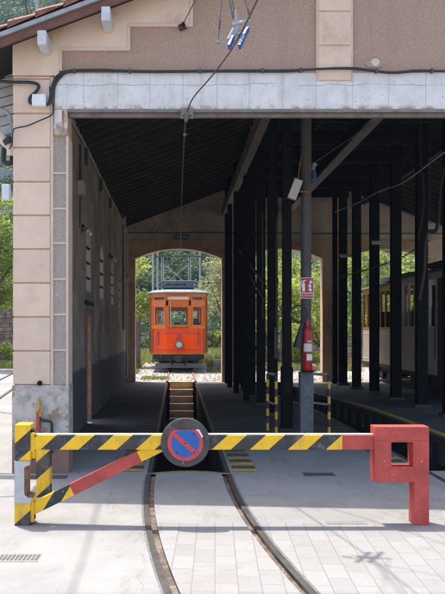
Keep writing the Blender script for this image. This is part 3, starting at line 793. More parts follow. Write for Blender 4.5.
# columns
def ibeam(mb, x, y, z0, z1, w=0.17, d=0.17):
    mb.box(x - w / 2, x + w / 2, y - d / 2, y - d / 2 + 0.016, z0, z1); mb.box(x - w / 2, x + w / 2, y + d / 2 - 0.016, y + d / 2, z0, z1)
    mb.box(x - 0.006, x + 0.006, y - d / 2 + 0.016, y + d / 2 - 0.016, z0, z1)
ROW1 = [(10.94, 1.857), (12.86, 1.857), (14.78, 1.857), (16.8, 1.853), (18.85, 1.85), (20.9, 1.85), (23.0, 1.85)]
ZG = 5.45
for i, (y, x) in enumerate(ROW1):
    m = MB()
    if i == 0: m.lathe([(0.077, 1.05), (0.077, L(x) - 0.16)], (x, y, 0), n=20); mt = 'steel_col'
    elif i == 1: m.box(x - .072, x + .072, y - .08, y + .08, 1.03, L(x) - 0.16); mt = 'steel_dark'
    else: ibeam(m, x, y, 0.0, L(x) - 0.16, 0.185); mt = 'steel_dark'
    co = m.build('column', mt, shed)
    if i < 2:
        b_ = MB(); b_.bbox(x - .095, x + .095, y - .095, y + .095, 0, 1.05 if i == 0 else 1.03, 0.015); b_.build('column_base', 'col_base' if i == 0 else 'steel_dark', co)
        if i == 0:
            s_ = MB()                                      # chalked cross marks on the base
            yq = y - 0.0965
            s_.bar((x - .035, yq, .70), (x + .035, yq, .84), .012, .002, (0, 1, 0)); s_.bar((x + .035, yq, .71), (x - .035, yq, .85), .012, .002, (0, 1, 0))
            s_.bar((x - .03, yq, .56), (x + .03, yq, .66), .012, .002, (0, 1, 0)); s_.bar((x + .03, yq, .55), (x - .025, yq, .66), .012, .002, (0, 1, 0))
            s_.build('chalk_mark', 'chalk', co)
    else:
        b_ = MB(); b_.box(x - .14, x + .14, y - .13, y + .13, 0.0, 0.05); b_.build('column_base', 'steel_col', co)
# secondary posts standing close to the first row
for (y, x) in ((23.4, 4.86), (19.9, 1.55), (21.9, 1.52), (23.6, 1.55), (17.8, 1.62)):
    m = MB(); ibeam(m, x, y, 0, L(x) - 0.16, 0.13, 0.14); m.build('column', 'steel_dark', shed)
for i, (y, x) in enumerate(ROW1[2:]):
    for z_ in (1.2, 2.6, 4.0):
        m = MB(); m.box(x - .105, x + .105, y - .098, y - .0855, z_ - .05, z_ + .05); m.lathe([(.012, -.105), (.012, -.098)], (x - .07, y, z_), 'y', 8); m.lathe([(.012, -.105), (.012, -.098)], (x + .07, y, z_), 'y', 8)
        m.build('splice_plate', 'steel_dark', shed)
ROW2 = [(12.75, 5.22), (14.55, 5.22), (16.3, 5.24), (18.07, 5.2), (19.8, 5.14), (21.3, 5.03), (22.8, 4.98)]
for (y, x) in ROW2:
    m = MB(); ibeam(m, x, y, 0, L(x) - 0.16, 0.22, 0.2)
    co = m.build('column', 'steel_dark', shed)
    b_ = MB(); b_.box(x - .17, x + .17, y - .15, y + .15, 0, 0.06); b_.build('column_base', 'steel_col', co)
    t = MB(); t.box(1.75, x + 0.15, y - 0.09, y - 0.02 + 0.0, 5.62, 5.90); t.build('tie_beam', 'steel_dark', shed)
m = MB()                                                   # angle girders under the roof, along the shed
m.box(1.50, 1.56, 9.2, 24.1, 5.30, 5.52); g_ = m.build('girder', 'steel_dark', shed)
m = MB(); m.box(1.44, 1.60, 9.2, 24.1, 5.262, 5.298)
for k in range(30): m.box(1.40, 1.498, 9.4 + .5 * k, 9.46 + .5 * k, 5.30, 5.5)
m.build('girder_flange', 'lintel_steel', g_)
m = MB(); m.box(3.40, 3.46, 9.2, 24.1, 5.33, 5.60); g_ = m.build('girder', 'steel_dark', shed)
m = MB(); m.box(3.36, 3.56, 9.2, 24.1, 5.292, 5.328); m.build('girder_flange', 'lintel_steel', g_)
for (x, y0, z0, y1, z1) in ((1.70, 15.0, 2.6, 21.0, 3.9), (1.72, 14.9, 2.25, 19.5, 3.3)):
    m = MB(); m.bar((x, y0, z0), (x, y1, z1), 0.04, 0.05); m.build('brace', 'steel_col', shed)

# ------------------------------------------------------------------ swing barrier
YBAR = 6.43; SB = 760 / YBAR
bx_ = lambda px: (px - VPX) / SB
bz_ = lambda py: CAMH + (VPY - py) / SB
bar = thing('swing_barrier', (bx_(23), YBAR, 0), 'yellow and black striped barrier with red square frame across the tram track', 'barrier')
# left post: full at top, notched grey plate in the middle, full again at the foot
post = MB()
xo0, xo1 = bx_(15.4), bx_(30.6)
post.bbox(xo0, xo1, YBAR - .02, YBAR + .16, bz_(460.5), bz_(424.5), 0.004)
post.bbox(xo0 - .004, xo1, YBAR - .02, YBAR + .16, -0.02, bz_(503), 0.004)
po = post.build_each('post', 'haz_post', bar)[0]
gp = MB()
gp.prism([(xo0 - .003, bz_(503) + .002), (bx_(30.6), bz_(503) + .002), (bx_(32.2), bz_(500)), (bx_(32.2), bz_(497)), (bx_(29), bz_(497.6)), (bx_(25.5), bz_(495)), (bx_(24.8), bz_(492)), (bx_(24.8), bz_(467)), (bx_(30.5), bz_(464.5)), (bx_(31.0), bz_(460.5) - .002), (xo0 - .003, bz_(460.5) - .002)], YBAR - 0.03, YBAR + 0.05)
gp.build('latch_plate', 'galv_worn', po)
rs = MB(); rs.box(bx_(24.8) + .001, bx_(24.8) + .02, YBAR - 0.012, YBAR + .14, bz_(496), bz_(466)); rs.box(bx_(28), bx_(32.4), YBAR + .0, YBAR + .13, bz_(499.5), bz_(494.6)); rs.box(bx_(27.4), bx_(31.2), YBAR + .0, YBAR + .13, bz_(466.4), bz_(460.8))
rs.build('rusty_edge', 'rust', po)
hp = MB(); hp.lathe([(0.022, bz_(520)), (0.022, bz_(499))], (bx_(32.2), YBAR + .05, 0), n=12); hp.lathe([(0.022, bz_(459)), (0.022, bz_(430))], (bx_(32.2), YBAR + .05, 0), n=12); hp.build_each('hinge_tube', 'haz_post', bar)
hz = MB(); hz.box(bx_(30.2), bx_(34.4), YBAR - .005, YBAR + .09, bz_(452), bz_(433)); hz.box(bx_(30.0), bx_(33.6), YBAR - .004, YBAR + .09, bz_(522), bz_(498)); hz.build_each('hinge_plate', 'haz_yellow', bar)
bm_ = MB(); bm_.bbox(bx_(33), bx_(342.5), YBAR - .0, YBAR + .10, bz_(449.8), bz_(435.2), 0.005); bm_.build('beam', 'haz_beam', bar)
bm_ = MB(); bm_.bbox(bx_(342.5) + .001, bx_(375), YBAR + .0005, YBAR + .0995, bz_(449.7), bz_(435.3), 0.005); bm_.build('beam_end', 'red', bar)
lp = MB(); lp.box(bx_(33), bx_(374), YBAR + .012, YBAR + .088, bz_(435.15), bz_(434.5)); lp.build('beam_cap', 'galv_worn', bar)
p0 = Vector((bx_(31.5), YBAR + .05, bz_(510))); p1 = Vector((bx_(167), YBAR + .05, bz_(443.5)))
at = lambda t: p0 + (p1 - p0) * t
for (t0, t1, mt, nm) in ((0.0, 0.295, 'haz_brace', 'brace'), (0.2955, 0.795, 'red', 'brace_middle'), (0.7955, 0.96, 'haz_yellow', 'brace')):
    m = MB(); m.bar(at(t0), at(t1), 0.07, 0.098 if t0 < .7 else 0.094); m.build(nm, mt, bar)
# red square latch frame and its post
q = MB(); y0, y1 = YBAR - .02, YBAR + .14
def cells(mb, X, Z, filled, y0, y1, bev=0.006):
    bm = bmesh.new(); V = {}
    def v(i, j, k):
        if (i, j, k) not in V: V[(i, j, k)] = bm.verts.new((X[i], (y0, y1)[k], Z[j]))
        return V[(i, j, k)]
    for (i, j) in filled:
        bm.faces.new([v(i, j, 0), v(i + 1, j, 0), v(i + 1, j + 1, 0), v(i, j + 1, 0)]); bm.faces.new([v(i, j, 1), v(i, j + 1, 1), v(i + 1, j + 1, 1), v(i + 1, j, 1)])
        for di, dj, e in ((-1, 0, ((i, j), (i, j + 1))), (1, 0, ((i + 1, j), (i + 1, j + 1))), (0, -1, ((i, j), (i + 1, j))), (0, 1, ((i, j + 1), (i + 1, j + 1)))):
            if (i + di, j + dj) not in filled: (a, b), (c, d) = e; bm.faces.new([v(a, b, 0), v(c, d, 0), v(c, d, 1), v(a, b, 1)])
    bmesh.ops.recalc_face_normals(bm, faces=bm.faces[:])
    bmesh.ops.bevel(bm, geom=[e for e in bm.edges if len(e.link_faces) == 2 and e.calc_face_angle(0) > 0.5], offset=bev, segments=2, affect='EDGES', profile=0.6)
    mb._bm(bm)
XS = [bx_(p) for p in (374.3, 390.8, 412.5, 413.5, 428.5)]; ZS_ = [-0.02, bz_(482), bz_(466.5), bz_(442), bz_(426.5)]
cells(q, XS, ZS_, {(3, 0), (0, 1), (1, 1), (2, 1), (3, 1), (0, 2), (2, 2), (3, 2), (0, 3), (1, 3), (2, 3), (3, 3)}, y0, y1)
fr = q.build('latch_frame', 'red', bar)
M['red_seam'] = plain('dirty_weld_seam', (0.40, 0.056, 0.044), 0.7, var=0.3, scale=20)
ws = MB(); yy0 = y0 - .0012
for za in (bz_(440.2), bz_(468.5)): ws.box(bx_(376.5), bx_(426.5), yy0, y0 + .001, za - .0018, za + .0018)
for xa in (bx_(389), bx_(414.6)): ws.box(xa - .0016, xa + .0016, yy0 + .0004, y0 + .001, bz_(480), bz_(428.5))
ws.box(bx_(374.3) - .004, bx_(374.3) + .0, YBAR - .002, YBAR + .102, bz_(451), bz_(434)); ws.build('weld_seam', 'red_seam', fr)
# no-parking disc on its dark backing
cxd, czd = bx_(185.3), bz_(442.0)
m = MB(); m.lathe([(0.200, -0.030), (0.207, -0.026), (0.207, 0.0), (0.200, -0.001)], (cxd, YBAR - 0.002, czd), 'y', 48, False); dk = m.build('backing_disc', 'disc_dark', bar)
def clipcirc(r, zc, n=64, top=None):
    return [(cxd + r * math.cos(2 * math.pi * k / n), min(zc + r * math.sin(2 * math.pi * k / n), top if top else 99)) for k in range(n)]
zsg = bz_(442.5); ztop = bz_(429.3)
m = MB(); m.prism(clipcirc(0.150, zsg, top=ztop), YBAR - 0.040, YBAR - 0.033); m.build('sign_plate', 'sign_ring', dk)
m = MB(); m.prism(clipcirc(0.118, zsg, top=ztop - 0.004), YBAR - 0.0425, YBAR - 0.0402); m.build('sign_field', 'sign_blue', dk)
m = MB(); dlt = 0.118 * 0.72
m.bar((cxd - dlt * 1.1, YBAR - 0.0437, zsg + dlt * 0.90), (cxd + dlt * 0.98, YBAR - 0.0437, zsg - dlt * 0.98), 0.038, 0.0018, (0, 1, 0))
m.v = [(x, y, z) for x, y, z in m.v]
m.build('sign_bar', 'sign_ring', dk)
m = MB()
for ax, az in ((-.075, -.078), (.073, -.078), (.07, .078), (0, 0)): m.lathe([(0.006, -0.003), (0.006, 0.0)], (cxd + ax, YBAR - 0.0445, zsg + az), 'y', 10)
m.build_each('bolt', 'steel_dark', dk)
m = MB(); m.prism([(bx_(196), ztop + .004), (bx_(199.2), ztop + .003), (bx_(203), bz_(436)), (bx_(201.8), bz_(437)), (bx_(198), bz_(430.6)), (bx_(196), bz_(430))], YBAR - 0.0405, YBAR - 0.0335); m.build('clip', 'sign_white', dk)
# separate short stop post behind
sp = MB(); sx = (43 - VPX) * 7.5 / 760
sp.bbox(sx - .068, sx + .068, 7.5, 7.63, -0.02, 0.60, 0.006)
tag(sp.build('stop_post', 'haz_post_b'), 'short black and yellow post standing just behind the barrier hinge', 'post')

# ------------------------------------------------------------------ things on the facade
jb = thing('junction_box', (fx(40.5), YF, fz(108)), 'white junction box with cables on the cream corner pier', 'junction box')
m = MB(); m.bbox(fx(33.2), fx(47.2), YF - .085, YF - .0, fz(108), fz(96), 0.012); m.build('body', 'white_plastic', jb)
m = MB(); m.bbox(fx(34), fx(46.4), YF - .092, YF - .084, fz(107.3), fz(96.7), 0.003); m.build('cover', 'white_plastic', jb)
def smooth(pts, n=6):
    pts = [Vector(p) for p in pts]; out = []
    for i in range(len(pts) - 1):
        a, b = pts[max(i - 1, 0)], pts[i]; c, d = pts[i + 1], pts[min(i + 2, len(pts) - 1)]
        for k in range(n):
            t = k / n
            out.append(0.5 * ((2 * b) + (c - a) * t + (2 * a - 5 * b + 4 * c - d) * t * t + (3 * b - a - 3 * c + d) * t ** 3))
    out.append(pts[-1]); return out
def fp(px, py, off=0.05): return (fx(px), YF - off, fz(py))
def cable(name, pts, r, label, cat='cable', mat='black_rubber', group=None, n=8):
    m = MB(); m.tube(smooth(pts), r, n); return tag(m.build(name, mat), label, cat, group)
bun = thing('cable_bundle', fp(58, 100), 'bundle of black cables along the top of the white lintel', 'cable')
for k, (dz, dx) in enumerate(((0, 0), (1.6, 1.2), (-0.8, -0.8))):
    pts = [fp(47, 106.5), fp(50.5 + dx, 103), fp(53 + dx, 92 + dz), fp(55 + dx, 84 + dz), fp(60 + dx, 77 + dz), fp(70, 73 + dz * .5, .06), fp(100, 72 + dz * .4, .06), fp(150, 73.3 + dz * .3, .06), fp(230, 72.6 + dz * .3, .06), fp(285, 72.5 + dz * .4, .06), fp(316, 71.4, .08), fp(352, 70.8 + dz * .3, .08), fp(388, 74.3 + dz * .2, .06), fp(415, 72.6 + dz * .3, .06), fp(450, 72.8, .06), fp(560, 72.5 + dz * .3, .06), fp(800, 72.5 + dz * .3, .06)]
    m = MB(); m.tube(smooth(pts), 0.013); m.build('strand', 'black_rubber', bun)
m = MB(); m.tube(smooth([fp(50.5, 88), fp(51, 95), fp(51.5, 103)]), 0.010); m.build('strand', 'black_rubber', bun)
m = MB()
for px_, py_ in ((75, 72.8), (130, 73), (200, 72.9), (262, 72.5), (300, 72), (375, 73), (430, 72.7)): m.box(fx(px_) - .012, fx(px_) + .012, YF - .085 if 310 > px_ or px_ > 355 else YF - .1, YF - .034, fz(py_) - .022, fz(py_) + .024)
m.build('clip', 'steel_col', bun)
cable('inlet_cable', [fp(-60, 80, .2), fp(5, 83, .05), fp(20, 83.5), fp(33, 84), fp(39.5, 87), fp(37, 93), fp(31.5, 98), fp(30.5, 103), fp(33.5, 105)], 0.019, 'thick black cable snaking into the left of the white junction box')
cable('thin_drop_cable', [fp(53.5, 103), fp(53.6, 113), fp(51, 117), fp(40, 122), fp(28, 127), fp(18, 129), fp(14, 132), fp(13, 145, .05), fp(10, 150, .05)], 0.008, 'thin black wire drooping across the cream pier below the junction box')
# old anchor with its stay wire
an = thing('wall_anchor', fp(181.5, 29), 'small dark iron anchor plate on the brown facade', 'anchor')
m = MB(); m.bar(fp(179.0, 29.2, .03), fp(185.2, 26.8, .03), 0.05, 0.06, (0, 0, 1)); m.build('plate', 'dark_rust', an)
m = MB(); m.lathe([(0.02, -0.09), (0.02, -0.05)], (fx(183), YF, fz(26.5)), 'y', 10); m.build('eyelet', 'steel_dark', an)
m = MB()
bmx = [(fx(374 + 9.5 * math.cos(t) * (0.8 + 0.25 * R.random())), fz(64 + 5 * math.sin(t) * (0.75 + .35 * R.random()))) for t in [2 * math.pi * k / 16 for k in range(16)]]
m.prism(bmx, YF - .012, YF - .002); pa = m.build('mortar_patch', 'pebble_grey', shed)
m = MB(); m.lathe([(0.045, -0.03), (0.055, -0.011)], (fx(375), YF, fz(63)), 'y', 8, False); m.build('plug', 'cream', pa)

# overhead wires: span wire on two poles, section insulator, trolley wire
ZW = 4.17; YI = 6.5
for sgn, lab in ((-1, 'grey steel pole at the left end of the overhead span wire'), (1, 'grey steel pole at the right end of the overhead span wire')):
    pl = thing('wire_pole', (sgn * 7.5, YI, 0), lab, 'pole', 'poles of the span wire')
    m = MB(); m.lathe([(0.11, 0.0), (0.075, 8.2)], (sgn * 7.5, YI, 0), n=14); m.build('shaft', 'galv', pl)
    m = MB(); m.lathe([(0.2, 0), (0.2, 0.06), (0.13, 0.12)], (sgn * 7.5, YI, 0), n=14); m.build('base', 'galv', pl)
cable('span_wire', [(-7.5, YI, 7.8), (-3, YI, 7.5), (0.6, YI, 7.4), (4, YI, 7.5), (7.5, YI, 7.8)], 0.006, 'span wire slung between two poles above the section insulator', 'wire', 'wire')
XI = (237 - VPX) * YI / 760
def ip(px, py, y=YI): return ((px - VPX) * y / 760, y, CAMH + (VPY - py) * y / 760)
ins = thing('section_insulator', (XI, YI, ZW), 'blue section insulator hanging on the trolley wire before the facade', 'insulator')
for (da, db) in ((-0.05, -0.012), (0.055, 0.02)):
    m = MB(); pts = smooth([ip(229 + da * 100 + 5, 47, YI - .16), ip(233 + da * 100 + 4, 40, YI - .06), ip(237 + da * 100 + 3, 33, YI + .06), ip(239.6 + da * 100 + 3, 29, YI + .15)])
    for p_, q_ in zip(pts, pts[1:]): m.bar(p_, q_, 0.022, 0.042)
    m.build('runner', 'blue_plastic', ins)
m = MB()
m.tube(smooth([ip(231, 46), ip(234, 36), ip(238, 26)]), 0.020, 10); m.tube([ip(230, 38), ip(236, 41)], 0.018); m.tube([ip(232, 31), ip(242, 35)], 0.016)
m.tube([ip(229.5, 40), ip(234.5, 29)], [0.024, 0.022], 10); m.tube([ip(233, 25), ip(243, 22)], 0.016)
m.build('clamp', 'galv', ins)
m = MB(); m.bar(ip(233, 22), ip(251, 20.5), 0.015, 0.02); m.bar(ip(218, 42.5), ip(227, 42.5), 0.012, 0.016); m.bar(ip(235.5, 10), ip(236, 24), .02, .02); m.tube([ip(218.5, 43), ip(218, 40.5)], 0.018)
m.build_each('spreader', 'galv', ins)
hg = MB()
for (px0, py0, px1, py1) in ((218, 42, 221.5, 0), (234, 22, 229.5, 0), (236.5, 22, 232, 0), (251, 20.5, 245, 0)):
    a_ = Vector(ip(px0, py0)); b_ = Vector(ip(px1, py1)); e_ = a_ + (b_ - a_) * ((7.42 - a_.z) / (b_.z - a_.z)); hg.tube([a_, e_], 0.005, 6)
hg.tube([ip(219.3, 28), ip(220, 19)], 0.011, 8); hg.tube([ip(233, 17), ip(232, 12)], 0.011, 8); hg.tube([ip(249, 14), ip(248, 9)], 0.011, 8)
hg.build_each('hanger_wire', 'wire', ins)
# trolley wire
tw = []
for y in (1.0, 3.0, 4.4, 5.2): tw.append((0.50 + (YI - y) * 0.13 + (YI - y) ** 2 * 0.012, y, ZW + 0.02))
tw += [(XI + .01, YI + .02, ZW - .02), (0.36, 7.4, ZW - .02), (0.18, 8.3, ZW + .02), (0.115, 8.70, 4.145)]
cable('trolley_wire', tw, 0.0075, 'dark trolley wire running from the insulator down to the lintel', 'wire', 'wire')
br = thing('wire_bracket', (0.115, 8.7, 4.1), 'small steel bracket holding the trolley wire under the lintel', 'bracket')
m = MB(); m.box(0.04, 0.19, 8.69, 8.715, 4.07, 4.19); m.box(0.06, 0.17, 8.66, 8.688, 4.10, 4.14); m.build('plate', 'lintel_steel', br)
m = MB(); m.tube([(0.115, 8.66, 4.12), (0.10, 8.65, 4.02)], [0.035, 0.02]); m.lathe([(0.0, 0.0), (0.022, 0.015), (0.022, 0.035), (0.0, 0.05)], (0.09, 8.66, 3.85), n=10); m.build_each('swivel', 'wire', br)
cable('inner_trolley_wire', [(0.10, 8.68, 4.06), (0.088, 9.2, 3.98), (0.085, 12, 4.02), (0.09, 18, 4.10), (0.11, 24.3, 4.13), (0.12, 34, 4.25), (0.12, 46, 5.2)], 0.009, 'trolley wire sagging along the middle of the shed to the rear arch', 'wire', 'wire')
bp = thing('wire_pole', (-2.25, -9, 0), 'grey steel pole behind the viewpoint carrying the high cable', 'pole', 'poles of the span wire')
m = MB(); m.lathe([(0.11, 0.0), (0.075, 8.6)], (-2.25, -9, 0), n=14); m.build('shaft', 'galv', bp)
cable('high_cable', [(-2.25, -9, 8.4), (-2.35, 0, 8.05), (-2.42, 9, 8.0), (-3.4, 18, 8.3), (-5.15, 28, 9.2)], 0.011, 'black cable strung high over the left edge of the forecourt', 'cable')
cable('stay_wire', [fp(183, 26.5, .07), (0.55, 7.8, 5.75), (1.35, 6.2, 6.75), (1.75, 6.5, 7.42)], 0.006, 'thin stay wire from the iron anchor up to the span wire', 'wire', 'wire')

# ------------------------------------------------------------------ things inside the shed
CX1, CY1 = 1.857, 10.94
ex = thing('fire_extinguisher', (CX1, CY1 - .16, 1.05), 'red fire extinguisher with black horn on the front grey column', 'extinguisher')
yb = CY1 - 0.16; xb = (307.5 - VPX) * yb / 760; r_ = .068
m = MB(); m.lathe([(0.0, 1.075), (r_ * .9, 1.078), (r_, 1.10), (r_, 1.58), (r_ * .92, 1.63), (r_ * .6, 1.68), (r_ * .36, 1.70), (r_ * .34, 1.725), (0, 1.727)], (xb, yb, 0), n=24); m.build('cylinder', 'red_gloss', ex)
def front_patch(z0, z1, a0, a1, mat):
    m = MB(); n = 10; vs = []
    for k in range(n + 1):
        t = math.radians(a0 + (a1 - a0) * k / n)
        for r in (r_ + .0015, r_ - .003):
            for z in (z0, z1): vs.append((xb + r * math.sin(t), yb - r * math.cos(t), z))
    fs = []
    for k in range(n):
        o = 4 * k; fs += [(o, o + 4, o + 5, o + 1), (o + 2, o + 3, o + 7, o + 6), (o + 1, o + 5, o + 7, o + 3), (o, o + 2, o + 6, o + 4)]
    fs += [(0, 1, 3, 2), (4 * n, 4 * n + 2, 4 * n + 3, 4 * n + 1)]
    m.add(vs, fs, True); m.build('label', mat, ex)
front_patch(1.22, 1.31, -18, 60, 'sign_white'); front_patch(1.345, 1.46, -60, 62, 'label_paper'); front_patch(1.48, 1.50, -10, 50, 'label_paper')
m = MB(); m.box(xb - .02, xb + .02, yb - .02, yb + .02, 1.722, 1.765); m.bar((xb - .03, yb, 1.765), (xb + .09, yb, 1.79), .02, .014); m.bar((xb - .02, yb, 1.745), (xb + .08, yb, 1.752), .018, .012); m.build('valve', 'red_gloss', ex)
m = MB(); hc = (xb - .125, yb - .02, 1.88)
pts = [(xb - .02, yb, 1.745), (xb - .06, yb - .01, 1.745)] + [(hc[0] + .115 * math.cos(t), hc[1] - .01 * k / 12, hc[2] + .115 * math.sin(t)) for k, t in enumerate([-1.2 - 0.42 * k for k in range(14)])] + [(xb - .05, yb - .03, 1.80), (xb - .085, yb - .03, 1.70)]
m.tube(smooth(pts, 4), 0.012); m.build('hose', 'black_rubber', ex)
m = MB(); m.tube([(xb - .08, yb - .03, 1.74), (xb - .10, yb - .03, 1.66), (xb - .15, yb - .03, 1.40)], [0.022, 0.03, 0.068], 14); m.build('horn', 'black_rubber', ex)
m = MB(); m.box(xb - .075, xb + .075, yb - .06, CY1 - .075, 1.052, 1.074); m.build('bracket', 'steel_dark', ex)
sgn = thing('extinguisher_sign', (CX1, CY1 - .09, 2.10), 'red and white EXTINTOR sign above the red fire extinguisher', 'sign')
sy = CY1 - .09; s0 = (300.0 - VPX) * sy / 760; s1 = (313.6 - VPX) * sy / 760; zt_ = CAMH + (VPY - 277.6) * sy / 760; zb_ = CAMH + (VPY - 298.6) * sy / 760
m = MB(); m.bbox(s0, s1, sy - .008, sy, zb_, zt_, 0.002); pl = m.build('plate', 'sign_white', sgn)
m = MB(); m.box(s0 + .008, s1 - .008, sy - .0105, sy - .008, zb_ + .085, zt_ - .008); m.box(s0 + .008, s1 - .008, sy - .0105, sy - .008, zb_ + .008, zb_ + .072); m.build('red_field', 'sign_red', pl)
m = MB(); yq = sy - .0125; zc0 = zb_ + .10
m.box(s0 + .03, s0 + .068, yq, yq + .0018, zc0, zc0 + .12); m.box(s0 + .04, s0 + .058, yq, yq + .0018, zc0 + .122, zc0 + .145); m.bar((s0 + .045, yq + .001, zc0 + .15), (s0 + .085, yq + .001, zc0 + .16), .014, .0018, (0, 1, 0)); m.bar((s0 + .02, yq + .001, zc0 + .145), (s0 + .02, yq + .001, zc0 + .06), .008, .0018, (0, 1, 0)); m.bar((s0 + .018, yq + .001, zc0 + .15), (s0 + .045, yq + .001, zc0 + .152), .008, .0018, (0, 1, 0))
m.build('extinguisher_symbol', 'sign_white', pl)
def flame(cx_, cz, h, w): return [(cx_, cz), (cx_ + w, cz + h * .25), (cx_ + w * .75, cz + h * .55), (cx_ + w * .35, cz + h * .5), (cx_ + w * .45, cz + h), (cx_ - w * .2, cz + h * .72), (cx_ - w * .5, cz + h * .5), (cx_ - w * .6, cz + h * .75), (cx_ - w, cz + h * .3)]
m = MB()
for cx_, cz, h in ((s1 - .05, zc0 - .002, .075), (s1 - .055, zc0 + .055, .07), (s1 - .042, zc0 + .11, .065)): m.prism(flame(cx_, cz, h, .026), yq, yq + .0018)
m.build('flame_symbol', 'sign_white', pl)
text('lettering', 'EXTINTOR', 0.036, ((s0 + s1) / 2, sy - .0112, zb_ + .040), 'sign_white', pl, 0.0006)
xs_ = thing('exit_sign', (0.12, 23.95, 4.6), 'small green SALIDA sign hanging over the rear arch', 'sign')
zt_ = CAMH + (VPY - 234.3) / 31.7; zb_ = CAMH + (VPY - 239.8) / 31.7
m = MB(); m.box(-.10, .36, 23.95, 23.975, zb_, zt_); pl = m.build('plate', 'sign_green', xs_)
text('lettering', 'SALIDA', 0.12, (.13, 23.948, (zb_ + zt_) / 2), 'sign_white', pl, 0.0006)
m = MB(); m.tube([(0.13, 23.96, zt_), (0.13, 23.96, 5.35)], 0.012); m.build('hanging_rod', 'steel_col', xs_)
# floodlight and blue clamp near the front column
fl_ = thing('floodlight', ip(295, 188, 10.8), 'grey floodlight hanging beside the front grey column', 'lamp')
m = MB(); m.bar(ip(291.5, 199, 10.75), ip(298.5, 180, 10.75), 0.12, 0.085, (0, 1, 0)); m.build('housing', 'fixture', fl_)
m = MB(); m.tube(smooth([ip(298.5, 180, 10.8), ip(299, 170, 10.84), ip(301.5, 157, 10.85)]), 0.008); m.build('flex', 'rust', fl_)
m = MB(); m.bar(ip(296, 191.5, 10.76), ip(310, 192, 10.85), .02, .02); m.build('bracket', 'rust', fl_)
bc = thing('blue_insulator', ip(313, 172, 11.2), 'small blue strain insulator beside the front grey column', 'insulator')
m = MB(); m.tube(smooth([ip(313.5, 170.5, 11.2), ip(313.8, 177, 11.2), ip(311, 181, 11.2)]), 0.035); m.build('body', 'blue_plastic', bc)
m = MB(); m.tube([ip(313, 170, 11.2), ip(314, 163, 11.2)], 0.026); m.tube([ip(311, 169, 11.2), ip(317, 164, 11.2)], 0.014); m.build('clamp', 'galv', bc)
cable('strain_wire', [ip(314, 163, 11.2), (3.42, 13.4, 5.28)], 0.007, 'thin wire slanting up from the blue strain insulator', 'wire', 'wire')
cable('slack_wire', [ip(335, 212, 20), ip(360, 202, 18), ip(378, 192, 16.5), ip(404, 182, 15), ip(445, 152, 13.5), ip(475, 135, 12.6)], 0.012, 'slack pale wire crossing the right bays under the tie beams', 'wire', 'galv_worn')
cable('slack_wire', [ip(336, 278, 20), ip(372, 268, 19), ip(400, 258, 18), ip(430, 240, 17)], 0.014, 'rusty wire sloping past the cream trailer roofs', 'wire', 'rust')
cable('hanging_cable', [ip(447, 160, 14.5), ip(440, 190, 14.5), ip(437, 228, 14.5), ip(428, 232, 14.5), ip(425, 245, 14.5), ip(424, 270, 14.5), ip(419, 300, 14.5)], 0.035, 'thick black cable looping down beside the white trailer')
cable('hanging_cable', [ip(421, 113, 13), ip(420, 150, 13), ip(424, 200, 13), ip(418, 240, 13)], 0.012, 'thin dark cable hanging in the right bay below the lintel')
for (px_, py_, y, w_, h_, lab) in ((262, 330, 15.6, .10, .22, 'dark switch box on the columns left of the yellow hoop rail'), (276, 343, 14.62, .05, .30, 'narrow grey switch box on the third column'), (247, 316, 19.2, .07, .18, 'small rusty switch box deep along the column row')):
    c_ = ip(px_, py_, y); m = MB(); m.bbox(c_[0] - w_, c_[0] + w_ * .6, y - .12, y - .02, c_[2] - h_, c_[2] + h_, .01)
    b_ = thing('switch_box', (c_[0], y - .02, c_[2]), lab, 'switch box', 'switch boxes on the columns'); m.build('body', ['steel_dark', 'steel_col', 'rust'][[262, 276, 247].index(px_)], b_)
    m = MB(); m.tube([(c_[0], y - .07, c_[2] + h_), (c_[0], y - .07, c_[2] + 2.4)], .014); m.build('conduit', 'steel_col', b_)
# wall lamps and boxes on the left wall
def wy(px): return -1.6 * 760 / (px - VPX)
def wall_lamp(px, py, lab):
    y = wy(px); z = CAMH + (VPY - py) * y / 760
    t = thing('wall_lamp', (-1.6, y, z), lab, 'lamp', 'bulkhead lamps on the left wall')
    m = MB(); m.box(-1.60, -1.56, y - .05, y + .05, z + .02, z + .12); m.build('bracket', 'steel_dark', t)
    m = MB(); m.tube([(-1.56, y - .02, z + .05), (-1.47, y - .20, z - .02)], 0.042, 12); m.build('housing', 'fixture', t)
    m = MB(); m.tube([(-1.53, y - .03, z + .01), (-1.43, y - .21, z - .06)], 0.028, 12); m.build('diffuser', 'white_plastic', t)
wall_lamp(82, 232, 'grey wall lamp nearest the shed front, by the nearest arched window')
wall_lamp(109.5, 259, 'grey wall lamp between the second and third arched windows')
wall_lamp(124, 277, 'grey wall lamp at the far end of the left wall')
t = thing('fuse_box', (-1.6, wy(79), 4.0), 'grey fuse box high on the left wall near the lintel', 'fuse box')
y = wy(78.5); z = CAMH + (VPY - 190) * y / 760
m = MB(); m.bbox(-1.6, -1.50, y - .20, y + .16, z - .10, z + .12, 0.01); m.build('body', 'fixture', t)
m = MB(); m.tube([(-1.57, y, z + .13), (-1.57, y + .02, z + .75)], 0.018); m.tube([(-1.57, y, z - .11), (-1.57, y - .05, z - .62)], 0.014); m.build('conduit', 'steel_col', t)
for i, px_ in enumerate((84.5, 99.5, 109)):
    y = wy(px_); m = MB(); z = L(-1.6) - 0.34
    m.box(-1.6, -1.54, y - .05, y + .05, z - .18, z + .10); m.build('wall_bracket', 'steel_col', shed)
cable('wall_cable', [(-1.30, 9.12, 4.10), (-1.56, 10.2, 4.66), (-1.56, 13.1, 4.80), (-1.56, 17, 4.74), (-1.56, 21, 4.77), (-1.56, 24.0, 4.70)], 0.014, 'pale cable along the top of the sooty left wall', 'cable', 'galv_worn')
